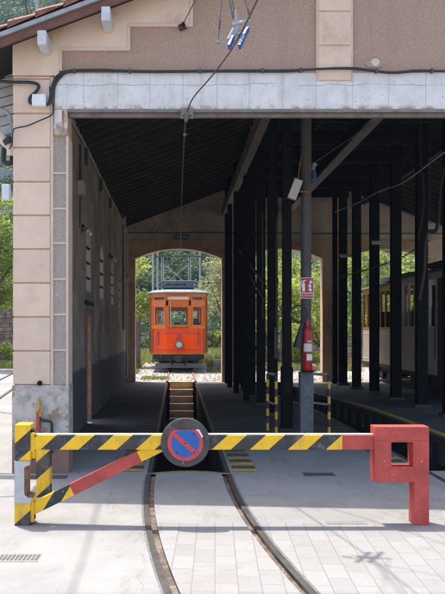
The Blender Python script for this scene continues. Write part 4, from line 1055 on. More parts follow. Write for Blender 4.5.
for (px_, p0_, p1_, r2) in ((122.5, 215, 330, .05), (125.5, 232, 378, .03)):
    y = wy(px_); m = MB(); m.tube([(-1.55, y, CAMH + (VPY - p0_) * y / 760), (-1.55, y, max(0.02, CAMH + (VPY - p1_) * y / 760))], r2); m.build('downpipe', 'fixture', shed)
# hoop rails
def hoop(x0, y0, x1, y1, h, lab):
    t = thing('hoop_rail', (x0, y0, 0), lab, 'railing', 'hoop rails by the columns')
    m = MB()
    m.tube([(x0, y0, 0), (x0, y0, h - .03), (x0 + (x1 - x0) * .08, y0 + (y1 - y0) * .08, h)], 0.024); m.tube([(x1, y1, 0), (x1, y1, h - .03), (x1 + (x0 - x1) * .08, y1 + (y0 - y1) * .08, h)], 0.024)
    m.build_each('post', 'haz_rail', t)
    m = MB(); m.tube([(x0 + (x1 - x0) * .08, y0 + (y1 - y0) * .08, h), (x1 + (x0 - x1) * .08, y1 + (y0 - y1) * .08, h)], 0.024); m.tube([(x0, y0, h * .5), (x1, y1, h * .5)], 0.018); m.build_each('crossbar', 'fixture', t)
hoop(1.565, 12.0, 1.49, 12.5, .94, 'black and yellow hoop rail left of the grey columns')
hoop(2.40, 12.0, 2.19, 12.35, .94, 'hoop rail between the grey front column and the second pit')
# riser pipe at the pier
t = thing('standpipe', (fx(40), YF - .1, 0.2), 'red standpipe with bent black hose against the pier plinth', 'standpipe')
m = MB(); m.bbox(fx(37.6), fx(41.2), YF - .10, YF - .03, 0.02, fz(411), 0.006); m.build('post', 'red', t)
m = MB(); m.tube(smooth([fp(41, 418, .08), fp(44, 419.5, .08), fp(50, 420.3, .08), fp(52.5, 422, .08), fp(53, 428, .08), fp(53, 452, .08)]), 0.017); m.build('hose', 'black_rubber', t)
m = MB(); m.tube([fp(40, 411, .06), fp(40, 402, .05), fp(39.6, 398, .04)], 0.012); m.box(fx(40.6), fx(43), YF - .10, YF - .05, fz(415.5), fz(411.5)); m.build('valve', 'yellow', t)
m = MB(); m.lathe([(0.02, -0.05), (0.028, -0.02), (0.028, 0.03)], (fx(40), YF - 0.02, fz(383)), 'y', 12); tag(m.build('spout', 'steel_dark'), 'small dark bolt cap at the top edge of the pier plinth', 'cap')

# drains and covers in the ground
def gpt(px, py): y = 760 * CAMH / (py - VPY); return ((px - VPX) * y / 760, y)
def cover(name, pa, pb, mat, lab, cat, slots=0):
    (x0, _), (x1, _) = gpt(pa[0], pa[1]), gpt(pb[0], pb[1]); y1 = gpt(0, pa[1])[1]; y0 = gpt(0, pb[1])[1]
    t = thing(name, ((x0 + x1) / 2, (y0 + y1) / 2, 0), lab, cat)
    m = MB(); m.box(x0, x1, y0, y1, -0.02, 0.003); m.build('frame', mat, t)
    if slots:
        m = MB(); w = (x1 - x0) / slots
        for i in range(slots): m.box(x0 + w * (i + .2), x0 + w * (i + .8), y0 + .03, y1 - .03, 0.0035, 0.006)
        m.build('slots', 'drain_slot', t)
cover('drain_grate', (-6, 554), (37, 562), 'drain_iron', 'slotted drain grate in the pale concrete at the lower left', 'drain', 12)
cover('drain_slot', (302, 473), (336, 476), 'steel_col', 'dark drain slot in the shaded concrete right of the track', 'drain')
cover('drain_slot', (31, 475.5), (66, 479), 'steel_col', 'dark drain slot at the foot of the pier plinth', 'drain')
cover('access_cover', (325, 521.5), (368, 524.3), 'cover_stone', 'pale access cover in the concrete left of the red post', 'cover')

# ------------------------------------------------------------------ orange tram
YT, XT = 29.5, 0.055
tram = thing('tram', (XT, YT, 0), 'orange and varnished wood tram numbered 20 beyond the rear arch', 'tram')
def tp(x, y, z): return (XT + x, YT + y, z)
LEN = 9.0
half = [(0.47, 0.0), (1.02, 0.38), (1.13, 1.05), (1.13, LEN - 1.05), (1.02, LEN - .38), (.47, LEN)]
plan = half + [(-x, y) for x, y in reversed(half)]
def ring_wall(mb, pl, z0, z1, th):
    n = len(pl); c = Vector((0, LEN / 2))
    for i in range(n):
        a, b = Vector(pl[i]), Vector(pl[(i + 1) % n]); d = (b - a).normalized(); nn = Vector((-d.y, d.x))
        if nn.dot(c - a) < 0: nn = -nn
        q = [a, b, b + nn * th, a + nn * th]
        mb.prism([(XT + v.x, YT + v.y) for v in q], z0, z1, 'z')
def outset(pl, e): return [(x + math.copysign(e, x), y + (e if y > LEN / 2 else -e)) for x, y in pl]
m = MB(); ring_wall(m, plan, 0.76, 1.70, 0.05); body = m.build('body', 'orange', tram)
m = MB(); ring_wall(m, outset(plan, .02), 1.70, 1.80, 0.08); ring_wall(m, outset(plan, 0.01), 2.60, 2.80, 0.07); ring_wall(m, outset(plan, .012), 2.96, 3.08, 0.075); ring_wall(m, outset(plan, .02), 0.70, 0.765, 0.08)
m.build('wood_band', 'varnish', body)
m = MB()
for a_, b_ in zip(plan, plan[1:] + plan[:1]):
    a, b = Vector(a_), Vector(b_); ln = (b - a).length; k = max(1, round(ln / 0.95))
    for i in range(k):
        p = a + (b - a) * i / k; w = 0.055 if i == 0 else 0.045
        m.box(XT + p.x * .985 - w, XT + p.x * .985 + w, YT + p.y - .045 * (1 if p.y > LEN / 2 else -1) - w, YT + p.y - .045 * (1 if p.y > LEN / 2 else -1) + w, 1.78, 2.98)
m.build_each('window_post', 'varnish', body)
m = MB()                                          # wooden corner posts of the lower body
for x, y in ((1.035, 0.40), (-1.035, 0.40)): m.box(XT + x - .05, XT + x + .05, YT + y - .06, YT + y + .06, 0.77, 1.70)
ring = [(1.135, 1.0), (1.135, LEN - 1)]
for sg in (-1, 1):
    for k in range(12): m.box(XT + sg * 1.135 - .02, XT + sg * 1.135 + .02, YT + .5 + k * .72 - .03, YT + .5 + k * .72 + .03, 0.77, 1.70)
    m.box(XT + sg * 1.105 - .045, XT + sg * 1.105 + .045, YT + .52, YT + 1.3, 0.8, 2.9)
m.build_each('corner_post', 'varnish_dark', body)
m = MB()
fi = [(-.43, .43), ]
def facet_frame(mb, a, b, z0, z1, w=0.05, t=0.03):
    a, b = Vector(a), Vector(b); d = (b - a).normalized()
    for p in (a + d * w / 2, b - d * w / 2): mb.bar(tp(p.x, p.y - .01, z0), tp(p.x, p.y - .01, z1), t, w, (d.x, d.y, 0))
    for z in (z0 + w / 2, z1 - w / 2): mb.bar(tp(a.x, a.y - .012, z), tp(b.x, b.y - .012, z), t, w)
for a, b in (((-.41, 0), (.41, 0)), ((-.52, .05), (-.95, .34)), ((.52, .05), (.95, .34))):
    facet_frame(m, a, b, 1.80, 2.60); facet_frame(m, a, b, 2.79, 2.97, .035)
m.build('window_frame', 'varnish', body)
m = MB()
for z0, z1 in ((1.82, 2.6), (2.8, 2.96)):
    for a, b in (((-.42, .02), (.42, .02)), ((-.5, .07), (-.97, .37)), ((.5, .07), (.97, .37)), ((-.42, LEN - .02), (.42, LEN - .02))):
        m.add([tp(a[0], a[1], z0), tp(b[0], b[1], z0), tp(b[0], b[1], z1), tp(a[0], a[1], z1)], [(0, 1, 2, 3)])
m.build_each('pane', 'glass', body)
m = MB(); m.box(XT - 1.1, XT + 1.1, YT + .45, YT + LEN - .45, .70, .76); m.build('deck', 'varnish_dark', body)
m = MB(); m.box(XT - .2, XT + .05, YT + .35, YT + .6, .76, 1.86); m.lathe([(0.1, 1.87), (0.1, 1.95)], (XT - .07, YT + .45, 0)); m.box(XT + .55, XT + .85, YT + .45, YT + .8, .76, 1.95); m.box(XT + .6, XT + .8, YT + .5, YT + .7, 1.96, 2.1)
m.build('controls', 'tram_under', body)
m = MB()                                          # inner bulkhead with a doorway
m.box(XT - 1.05, XT - .42, YT + 1.6, YT + 1.66, .77, 1.8); m.box(XT - 1.05, XT - .95, YT + 1.6, YT + 1.66, 1.8, 2.95); m.box(XT - .5, XT - .42, YT + 1.6, YT + 1.66, 1.8, 2.95); m.box(XT + .42, XT + 1.05, YT + 1.6, YT + 1.66, .77, 1.8); m.box(XT + .95, XT + 1.05, YT + 1.6, YT + 1.66, 1.8, 2.95); m.box(XT + .42, XT + .5, YT + 1.6, YT + 1.66, 1.8, 2.95)
m.build('bulkhead', 'varnish_dark', body)
m = MB()
for k in range(7): m.box(XT - .98, XT - .25, YT + 2.2 + .85 * k, YT + 2.28 + .85 * k, 1.2, 1.75); m.box(XT + .25, XT + .98, YT + 2.2 + .85 * k, YT + 2.28 + .85 * k, 1.2, 1.75)
m.build_each('bench', 'varnish_dark', body)
m = MB()                                          # roof with a crowned lip
rp = outset(plan, 0.10); zs = [(1.0, 3.08), (1.0, 3.12), (.93, 3.19), (.75, 3.24), (.4, 3.27)]
vs = []
for k, z in zs: vs += [tp(x * k, LEN / 2 + (y - LEN / 2) * (1 - (1 - k) * .35), z) for x, y in rp]
n = len(rp); fs = [(i * n + j, i * n + (j + 1) % n, (i + 1) * n + (j + 1) % n, (i + 1) * n + j) for i in range(len(zs) - 1) for j in range(n)]
fs += [tuple(range(n - 1, -1, -1)), tuple((len(zs) - 1) * n + j for j in range(n))]
m.add(vs, fs); m.build('roof', 'tram_roof', tram)
pg = MB()
for x in (-.55, .55): pg.tube([tp(x, .9, 3.44), tp(x, 3.2, 3.44)], .035)
for y in (.9, 2.0, 3.2): pg.tube([tp(-.62, y, 3.42), tp(.62, y, 3.42)], .04)
for x in (-.5, .5):
    for y in (1.0, 3.1): pg.lathe([(.05, 3.22), (.07, 3.30), (.05, 3.34), (.07, 3.38), (.04, 3.42)], tp(x, y, 0), n=10)
pg.box(XT - .72, XT + .72, YT + .8, YT + 1.0, 3.50, 3.58); pg.box(XT - .80, XT + .80, YT + .75, YT + 1.05, 3.34, 3.42); pg.box(XT - .6, XT + .6, YT + .9, YT + 3.2, 3.30, 3.40)
pg.tube([tp(-.55, 3.1, 3.46), tp(-.35, 1.1, 3.62), tp(-.62, .85, 3.60)], .022); pg.tube([tp(.55, 3.1, 3.46), tp(.35, 1.1, 3.62), tp(.62, .85, 3.60)], .022)
pg.tube([tp(-.8, .9, 3.52), tp(-.62, .9, 3.60), tp(.62, .9, 3.60), tp(.8, .9, 3.52)], .028); pg.tube([tp(-.8, 1.15, 3.50), tp(-.62, 1.15, 3.58), tp(.62, 1.15, 3.58), tp(.8, 1.15, 3.50)], .028)
pg.box(XT - .35, XT + .35, YT + 1.5, YT + 2.6, 3.26, 3.42)
pg.build('pantograph', 'pantograph', tram)
m = MB(); m.lathe([(0.0, -.16), (.12, -.15), (.155, -.12), (.165, -.06), (.13, 0.0)], tp(0.03, 0, 1.075), 'y', 24); hl = m.build('headlight', 'pantograph', tram)
m = MB(); m.lathe([(0.0, -.006), (.115, 0.0)], tp(0.03, -.158, 1.075), 'y', 24); m.build('lens', 'fixture', hl)
text('number', '20', 0.25, tp(0.03, -.006, 1.375), 'tram_blue', tram, 0.002)
m = MB()                                          # blue lining round the front panel, following the facets
def fy(x): return 0.0 if abs(x) < .47 else (abs(x) - .47) / (1.02 - .47) * .38
def lp_(x, z): return tp(x, fy(x) - .006, z)
xsn = [-.88, -.84, -.6, -.47, -.2, .2, .47, .6, .84, .88]
def zl(x, top): e = .05 if abs(x) > .86 else 0; return (1.52 - e) if top else (.87 + e)
for i in range(len(xsn) - 1):
    for top in (0, 1): m.bar(lp_(xsn[i], zl(xsn[i], top)), lp_(xsn[i + 1], zl(xsn[i + 1], top)), .004, .016)
for x in (-.88, .88): m.bar(lp_(x, .92), lp_(x, 1.47), .004, .016, (1, 0, 0))
m.build('lining', 'tram_blue', tram)
m = MB(); m.tube([tp(-.30, -.05, 1.72), tp(-.30, -.07, 2.95)], .012); m.tube([tp(-.60, .02, 2.70), tp(.60, .02, 2.70)], .012); m.build('handrail', 'fixture', tram)
m = MB()
m.box(XT - 1.0, XT + 1.0, YT + .12, YT + 8.8, .50, .70); m.box(XT - .85, XT + .85, YT - .02, YT + .2, .46, .68)
m.box(XT - .12, XT + .12, YT - .35, YT - .02, .46, .62); m.lathe([(0.13, -.40), (0.15, -.36), (.06, -.34), (.06, 0)], tp(0, 0, .54), 'y', 16)
for x in (-.7, .7): m.lathe([(0.06, -.18), (.06, 0)], tp(x, -.02, .57), 'y', 12)
m.tube(smooth([tp(-.35, -.05, .6), tp(-.3, -.15, .38), tp(-.2, -.1, .3)]), .025); m.tube(smooth([tp(.35, -.05, .6), tp(.3, -.15, .38), tp(.22, -.1, .3)]), .025)
for y in (1.8, 3.4, 6.0, 7.6):
    for x in (-.455, .455): m.lathe([(.34, -.05), (.34, .05)], tp(x + .08, y, .36), 'x', 22)
m.box(XT - .8, XT + .8, YT + 1.4, YT + 3.8, .25, .5); m.box(XT - .8, XT + .8, YT + 5.6, YT + 8.0, .25, .5)
m.build('underframe', 'tram_under', tram)
m = MB(); m.box(XT - 1.02, XT + 1.0, YT - .12, YT + .25, .19, .25); m.box(XT - .9, XT + .9, YT - .06, YT - .0, .25, .36); m.box(XT - 1.08, XT - .8, YT + .3, YT + .9, .40, .44); m.build('lifeguard', 'tram_step', tram)
m = MB(); m.tube(smooth([tp(-.62, .0, .68), tp(-.66, -.12, .50), tp(-.58, -.06, .34)]), .022); m.tube(smooth([tp(.62, .0, .68), tp(.66, -.12, .52), tp(.58, -.06, .36)]), .022); m.build_each('brake_hose', 'black_rubber', tram)
m = MB()
for x in (-.80, .80): m.tube([tp(x, fy(abs(x)) - .05, 1.05), tp(x, fy(abs(x)) - .05, 1.62)], .014)
m.tube([tp(-.42, -.035, 1.74), tp(.42, -.035, 1.74)], .014); m.build_each('grab_rail', 'rail', tram)
m = MB(); m.box(XT - .40, XT + .40, YT - .028, YT - .014, 2.83, 2.94); m.build('route_board', 'label_paper', tram)
m = MB(); m.tube([tp(.12, -.03, 1.86), tp(.28, -.03, 2.35)], .010); m.build('wiper', 'steel_dark', tram)

# ------------------------------------------------------------------ trailers in the right bay
def trailer(y0, y1, x0, x1, low, up, lab, zr=3.12):
    t = thing('tram_trailer', ((x0 + x1) / 2, y0, 0), lab, 'tram trailer', 'trailers parked in the right bay')
    m = MB(); m.box(x0, x0 + .05, y0 + .85, y1, .60, 1.68); m.box(x1 - .05, x1, y0 + .85, y1, .60, 1.68); m.box(x0 + .051, x1 - .051, y0 + .85, y0 + .90, .60, 1.68); m.box(x0 + .051, x1 - .051, y1 - .05, y1, .6, 1.68)
    m.build_each('side_panel', low, t)
    m = MB()
    n = max(3, int((y1 - y0) / .62))
    for i in range(n + 1):
        y = y0 + .9 + (y1 - y0 - .95) * i / n
        for x in (x0 + .03, x1 - .03): m.box(x - .028, x + .028, y - .04, y + .04, 1.68, 2.85)
    for x in (x0 + .03, x1 - .03): m.box(x - .035, x + .035, y0 + .05, y1, 2.85, 3.0); m.box(x - .04, x + .04, y0 + .85, y1, 1.682, 1.74); m.box(x - .03, x + .03, y0, y0 + .06, .62, 2.85)
    for y in (y0 + .87, y1 - .03):
        m.box(x0 + .06, x1 - .06, y - .03, y + .03, 2.85, 3.0)
        for x in (x0 + .55, x1 - .55): m.box(x - .03, x + .03, y - .028, y + .028, 1.68, 2.85)
    m.build_each('window_post', up, t)
    m = MB(); m.prism([(x0 - .12, 3.0), (x1 + .12, 3.0), (x1 + .1, 3.06), ((x0 + x1) / 2, zr + .12), (x0 - .1, 3.06)], y0 - .1, y1 + .1); m.build('roof', 'pantograph', t)
    m = MB(); m.box(x0 + .02, x1 - .02, y0, y1, .50, .598); m.box(x0 + .25, x1 - .25, y0 + .6, y1 - .6, .32, .5)
    for y in (y0 + 1.0, y1 - 1.0):
        for x in (x0 + .6, x1 - .6): m.lathe([(.33, -.05), (.33, .05)], (x, y, .34), 'x', 20)
        m.box(x0 + .06, x0 + .2, y - .4, y + .4, .28, .5)
    m.box(x0 - .05, x0 + .2, y0 + .1, y0 + .75, .28, .33); m.lathe([(.1, -.3), (.1, 0)], ((x0 + x1) / 2, y0, .5), 'y', 12)
    m.build('underframe', 'tram_under', t)
    m = MB()
    for i in range(n): y = y0 + 1.3 + (y1 - y0 - 1.6) * i / n; m.box(x0 + .1, x1 - .1, y, y + .07, .9, 2.22); m.box(x0 + .1, x1 - .1, y, y + .4, .9, .98)
    m.build_each('bench', 'tram_under', t)
    m = MB(); m.box(x0 + .02, x1 - .02, y0 + .45, y0 + .5, .6, 1.55); m.box(x0 + .9, x0 + .95, y0, y0 + .4, .6, 2.9); m.box(x0 + .01, x0 + .04, y0 + .07, y0 + .84, .6, 2.84); m.build('end_gate_shade_sheet', 'tram_under', t)  # gate, plus a dark sheet standing in for the open vestibule's shade
    m = MB()
    for i in range(1, n, 2): y = y0 + .9 + (y1 - y0 - .95) * i / n; m.box(x0 - .004, x0 + .0, y - .012, y + .012, .62, 1.67)
    m.box(x0 - .006, x0, y0 + .86, y1, 1.52, 1.545); m.box(x0 - .006, x0, y0 + .86, y1, .70, .725); m.build('beading', 'fixture', t)
    m = MB()
    for y in (y0 + .9, y1 - .05): m.tube([(x0 - .03, y, 1.0), (x0 - .03, y, 2.2)], .014)
    m.build_each('handrail', 'rail', t)
    m = MB()
    for k, y in enumerate((y0 + 1.9, y0 + 2.9)): m.box(x0 + .1, x0 + .3, y - .25, y + .25, .12, .34)
    m.build_each('battery_box', 'tram_under', t)
    m = MB(); m.box(x0 + .4, x1 - .4, y0 + .8, y1 - .8, zr + .10, zr + .22); m.build('roof_vent', 'tram_under', t)
    return t
trailer(16.7, 20.35, 6.0, 8.1, 'trailer_white', 'trailer_white', 'white posted trailer parked nearest in the right bay')
trailer(21.2, 26.0, 6.35, 8.45, 'trailer_shaded', 'varnish_dark', 'brown posted trailer behind the white one, half outside the rear arch')
for i, (px_, py_, y) in enumerate(((347, 256, 21.5), (379.5, 243, 19.5), (430, 226, 17))):
    c_ = ip(px_, py_, y); t = thing('tube_lamp', c_, ['fluorescent tube lamp farthest back in the right bay', 'fluorescent tube lamp in the right bay between the other two', 'fluorescent tube lamp nearest the frame edge, over the white trailer'][i], 'lamp', 'tube lamps in the right bay')
    m = MB(); m.box(c_[0] - .2, c_[0] + .2, c_[1] - .05, c_[1] + .05, c_[2], c_[2] + .05); m.build('housing', 'fixture', t)
    m = MB(); m.tube([(c_[0] - .19, c_[1], c_[2] - .02), (c_[0] + .19, c_[1], c_[2] - .02)], .02); m.build('tube', 'white_plastic', t)
    m = MB(); m.tube([(c_[0], c_[1], c_[2] + .05), (c_[0], c_[1], L(c_[0]) - .16)], .006); m.build('hanging_rod', 'steel_col', t)

# ------------------------------------------------------------------ beyond: hill, trees, pylon, walls
NG = 60
hx = np.linspace(-260, 300, NG); hy = np.concatenate([np.linspace(50, 120, 26), np.linspace(126, 420, 30)])
def hz_(x, y):
    s = max(0.0, y - 56)
    base = 0.66 * s * (1 - math.exp(-s / 24.0))
    tw_ = 1.6 * math.sin(x * .09 + 1.3) * min(1, s / 20) + 2.2 * math.sin(x * .031 + y * .05) * min(1, s / 30)
    base = min(base, 215 + 8 * math.sin(x * .02))
    return -0.3 + base + tw_ * .8
vs = [(float(x), float(y), hz_(x, y)) for y in hy for x in hx]
fs = [(j * NG + i, j * NG + i + 1, (j + 1) * NG + i + 1, (j + 1) * NG + i) for j in range(len(hy) - 1) for i in range(NG - 1)]
h = MB(); h.add(vs, fs, True); struct('hill', h, 'hill')

def leaves(rng, centers, radii, counts, size, flat=0.0):
    """numpy leaf rhombi spread through ellipsoid lobes -> (verts, faces)"""
    P = []
    for c, r, k in zip(centers, radii, counts):
        d = rng.normal(size=(k, 3)); d /= np.linalg.norm(d, axis=1)[:, None] + 1e-9
        rad = rng.uniform(0.25, 1.0, size=(k, 1)) ** 0.5 * (1 + 0.12 * rng.normal(size=(k, 1)))
        P.append(np.array(c) + d * rad * np.array(r))
    P = np.concatenate(P); n = len(P)
    a = rng.normal(size=(n, 3)); a[:, 2] *= 0.6; a /= np.linalg.norm(a, axis=1)[:, None]
    b = np.cross(a, rng.normal(size=(n, 3))); b /= np.linalg.norm(b, axis=1)[:, None] + 1e-9
    s = size * rng.uniform(0.55, 1.3, size=(n, 1))
    V = np.stack([P - a * s, P + b * s * .45, P + a * s, P - b * s * .45], axis=1).reshape(-1, 3)
    return V, n
def mesh_quads(name, V, n, mat, parent=None, org=(0, 0, 0)):
    me = bpy.data.meshes.new(name); me.vertices.add(4 * n); me.vertices.foreach_set('co', (V - np.array(org)).astype(np.float32).ravel())
    me.loops.add(4 * n); me.loops.foreach_set('vertex_index', np.arange(4 * n, dtype=np.int32))
    me.polygons.add(n); me.polygons.foreach_set('loop_start', np.arange(0, 4 * n, 4, dtype=np.int32))
    me.update(calc_edges=True); me.validate(); me.materials.append(M[mat])
    o = bpy.data.objects.new(name, me); COL.objects.link(o)
    if parent: o.parent = parent
    return o
def tree(name, x, y, h, r, mat, label, cat='tree', seed=0, n=2600, leaf=0.11, z=-0.01, trunk=0.35, group='trees behind the shed', lobes=9, fruit=0):
    rng = np.random.default_rng(seed); rr = random.Random(seed)
    t = thing(name, (x, y, z), label, cat, group)
    cs, rs, ct = [], [], []
    base = h * trunk
    for i in range(lobes):
        u = rr.random(); ang = rr.uniform(0, 6.28); zz = base + (h - base) * (0.12 + 0.78 * u); rad = r * (1 - abs(2 * u - 0.85) ** 2 * .45)
        d = rad * rr.uniform(.3, .85); k = rr.uniform(.32, .55)
        cs.append((x + d * math.cos(ang), y + d * math.sin(ang), z + zz)); rs.append((r * k, r * k, r * k * .72)); ct.append(int(n / lobes * (k / .43) ** 2))
    V, nn = leaves(rng, cs, rs, ct, leaf)
    mesh_quads('crown', V, nn, mat, t, (x, y, z))
    m = MB(); m.tube(smooth([(x, y, z - .2), (x + .05 * h * (rr.random() - .5), y, z + base * .6), (x + .08 * h * (rr.random() - .5), y, z + h * .55), (x, y, z + h * .82)]), [0.06 * h * .45 * (1 - .8 * i / 18) for i in range(19)], 8)
    for c in cs[:7]:
        m.tube(smooth([(x, y, z + base * rr.uniform(.7, 1.2)), ((x + c[0]) / 2, (y + c[1]) / 2, (z + base + c[2]) / 2 + .1), c]), [0.012 * h * (1 - .8 * i / 12) for i in range(13)], 6)
    m.build('trunk', 'bark', t)
    if fruit:
        f = MB()
        for i in range(fruit):
            c = rr.choice(cs); a = rr.uniform(0, 6.28); b = rr.uniform(-1, 1); k = r * .45
            f.lathe([(0.0, -.055), (.04, -.04), (.055, 0), (.04, .04), (0.0, .055)], (c[0] + k * math.cos(a) * math.sqrt(1 - b * b), c[1] + k * math.sin(a) * math.sqrt(1 - b * b), c[2] + k * b * .7), n=8)
        f.build('fruit', 'fruit', t)['kind'] = 'stuff'
    return t
tree('leafy_tree', -3.0, 34, 5.6, 2.0, 'leaf_bright', 'bright yellow green tree behind the left jamb of the tram arch', seed=1, n=5200, leaf=.10)
tree('olive_tree', 2.75, 38.5, 5.6, 2.3, 'leaf_olive', 'grey green olive tree just right of the orange tram', seed=2, n=7000, leaf=.09, trunk=.2, lobes=12)
tree('orange_tree', 4.2, 35, 4.6, 1.7, 'leaf_bright', 'orange tree with fruit seen through the middle arch', seed=3, n=5200, leaf=.10, trunk=.18, fruit=26, lobes=12)
tree('orange_tree', 6.9, 36, 4.4, 1.7, 'leaf_bright', 'orange tree with fruit seen left of the trailers', seed=4, n=5200, leaf=.10, trunk=.18, fruit=34, lobes=12)
tree('leafy_tree', 6.0, 43, 6.6, 2.8, 'leaf_mid', 'mid green tree behind the fruit trees of the middle arch', seed=5, n=6000, leaf=.12, trunk=.2)
tree('leafy_tree', 10.4, 42, 6.5, 2.9, 'leaf_mid', 'mid green tree rising over the trailer roofs', seed=6, n=6000, leaf=.12, trunk=.2)
tree('leafy_tree', 15.5, 44, 7.2, 3.2, 'leaf_mid', 'mid green tree beyond the far end of the trailers', seed=16, n=6000, leaf=.12, trunk=.2)
tree('leafy_tree', -5.4, 47, 6.2, 2.6, 'leaf_mid', 'mid green tree further back behind the bright tree at the tram arch', seed=7, n=5000, leaf=.12)
tree('leafy_tree', -8.9, 36.5, 7.3, 2.6, 'leaf_bright', 'tall bright tree over the brown stone wall left of the shed', seed=8, n=9000, leaf=.10, trunk=.3, lobes=12)
tree('leafy_tree', -7.4, 31, 7.6, 1.7, 'leaf_mid', 'slim mid green tree beside the white sign post left of the shed', seed=9, n=6000, leaf=.09, trunk=.42, lobes=10)
tree('shrub', 3.0, 31.5, 2.0, .85, 'leaf_bright', 'bright shrub on the right of the tram beside the gravel', 'shrub', seed=10, n=3200, leaf=.07, trunk=.05, group='shrubs behind the shed')
tree('shrub', 2.4, 33.5, 2.6, .9, 'leaf_mid', 'mid green shrub under the grey olive tree', 'shrub', seed=11, n=2600, leaf=.07, trunk=.05, group='shrubs behind the shed')
tree('shrub', 5.5, 33.0, 2.4, 1.0, 'leaf_bright', 'bright shrub between the two orange trees', 'shrub', seed=12, n=2800, leaf=.07, trunk=.05, group='shrubs behind the shed')
tree('shrub', -2.6, 31.2, 0.9, .6, 'leaf_bright', 'low bright shrub left of the tram by the timber fence', 'shrub', seed=13, n=1500, leaf=.05, trunk=.05, group='shrubs behind the shed')
tree('shrub', 8.9, 33.0, 2.4, 1.0, 'leaf_mid', 'mid green shrub behind the far trailer', 'shrub', seed=14, n=2400, leaf=.07, trunk=.05, group='shrubs behind the shed')
tree('shrub', -7.9, 33.9, 1.0, .7, 'leaf_bright', 'low weedy shrub at the foot of the brown stone wall', 'shrub', seed=15, n=1800, leaf=.05, trunk=.05, group='shrubs behind the shed')
# far wood on the hillside: one mass
rng = np.random.default_rng(21); Vs = []; N_ = 0
for i in range(3600):
    y = 58 + 260 * rng.random() ** 1.25; x = rng.uniform(-0.34, 0.52) * y
    if abs(math.sin(y * .33 + .02 * x)) < .14 and y < 110: continue
    s = rng.uniform(.8, 1.7) * (1 + (y - 58) / 120)
    V, nn = leaves(rng, [(x, y, hz_(x, y) + s * .55), (x + s * .5, y - .2 * s, hz_(x, y) + s * .4)], [(s, s, s * .85), (s * .6, s * .6, s * .6)], [110, 55], .075 + .0019 * y)
    Vs.append(V); N_ += nn
tag(mesh_quads('hillside_wood', np.concatenate(Vs), N_, 'leaf_wood'), 'dense scrubby wood covering the hillside behind the shed', 'wood', None, 'stuff')
rng = np.random.default_rng(22); Vs = []; N_ = 0
def blades(x0, x1, y0, y1, n, hgt):
    x = rng.uniform(x0, x1, n); y = rng.uniform(y0, y1, n); a = rng.uniform(0, 6.28, n); w = .012 + .02 * rng.random(n); h_ = hgt * rng.uniform(.4, 1.2, n)
    lean = rng.normal(0, .35, (n, 2)) * h_[:, None]
    p = np.stack([x, y, np.full(n, -.01)], 1); d = np.stack([np.cos(a) * w, np.sin(a) * w, 0 * a], 1)
    tip = p + np.stack([lean[:, 0], lean[:, 1], h_], 1)
    return np.stack([p - d, p + d, tip + d * .3, tip - d * .3], 1).reshape(-1, 3), n
for args in ((-2.9, -1.5, 28.5, 30.2, 1500, .14), (-4.2, -1.6, 32, 40, 3800, .22), (1.4, 4.4, 32.0, 35, 2600, .25), (3.6, 7.5, 30.5, 33, 3000, .25), (-11, -6.6, 32.2, 34.4, 3600, .32), (-1.2, -.3, 25.2, 26.6, 500, .07), (-4.5, 5, 37, 56, 12000, .38), (1.2, 3.2, 29.5, 31, 900, .12)):
    V, nn = blades(*args); Vs.append(V); N_ += nn
tag(mesh_quads('grass', np.concatenate(Vs), N_, 'grass'), 'sparse sunlit grass growing beyond the gravel', 'grass', None, 'stuff')
# loose ballast stones
rng = np.random.default_rng(5); s_ = MB()
for i in range(2600):
    x = rng.uniform(-3.2, 8.5); y = 24.6 + 13 * rng.random() ** 1.4; r = rng.uniform(.018, .05)
    if abs(x - .136) < .62 and abs(abs(x - .136) - RG) < .05: continue
    k = rng.uniform(.6, 1.3, 6) * r
    s_.add([(x - k[0], y, 0), (x, y - k[1], 0), (x + k[2], y, .005), (x, y + k[3], 0), (x + .2 * r, y + .1 * r, k[4]), (x, y, -.02)], [(0, 1, 4), (1, 2, 4), (2, 3, 4), (3, 0, 4)])
tag(s_.build('ballast_stones', 'ballast'), 'loose pale ballast stones scattered round the rails', 'gravel', None, 'stuff')

# grit lying in the rail grooves and along the slab edges
gq = MB(); rr = random.Random(31)
for i in range(1500):
    y = rr.uniform(4.2, 8.7); sg = rr.choice((-1, 1)); c0 = cx(y) + sg * RG
    off = -sg * rr.uniform(.03, .076) if rr.random() < .8 else rr.gauss(0, .13); z = -.028 if abs(off) < .078 and off * sg < -.028 else 0.001
    if z > 0 and abs(off) < .03: continue
    r = rr.uniform(.003, .010) if z < 0 else rr.uniform(.0015, .004); x = c0 + off
    gq.add([(x - r, y, z), (x, y - r * 1.2, z), (x + r, y, z), (x, y + r, z), (x + .2 * r, y, z + r * .9)], [(0, 1, 4), (1, 2, 4), (2, 3, 4), (3, 0, 4)])
tag(gq.build('rail_grit', 'stone'), 'loose grit lying in the rail grooves of the forecourt', 'gravel', None, 'stuff')
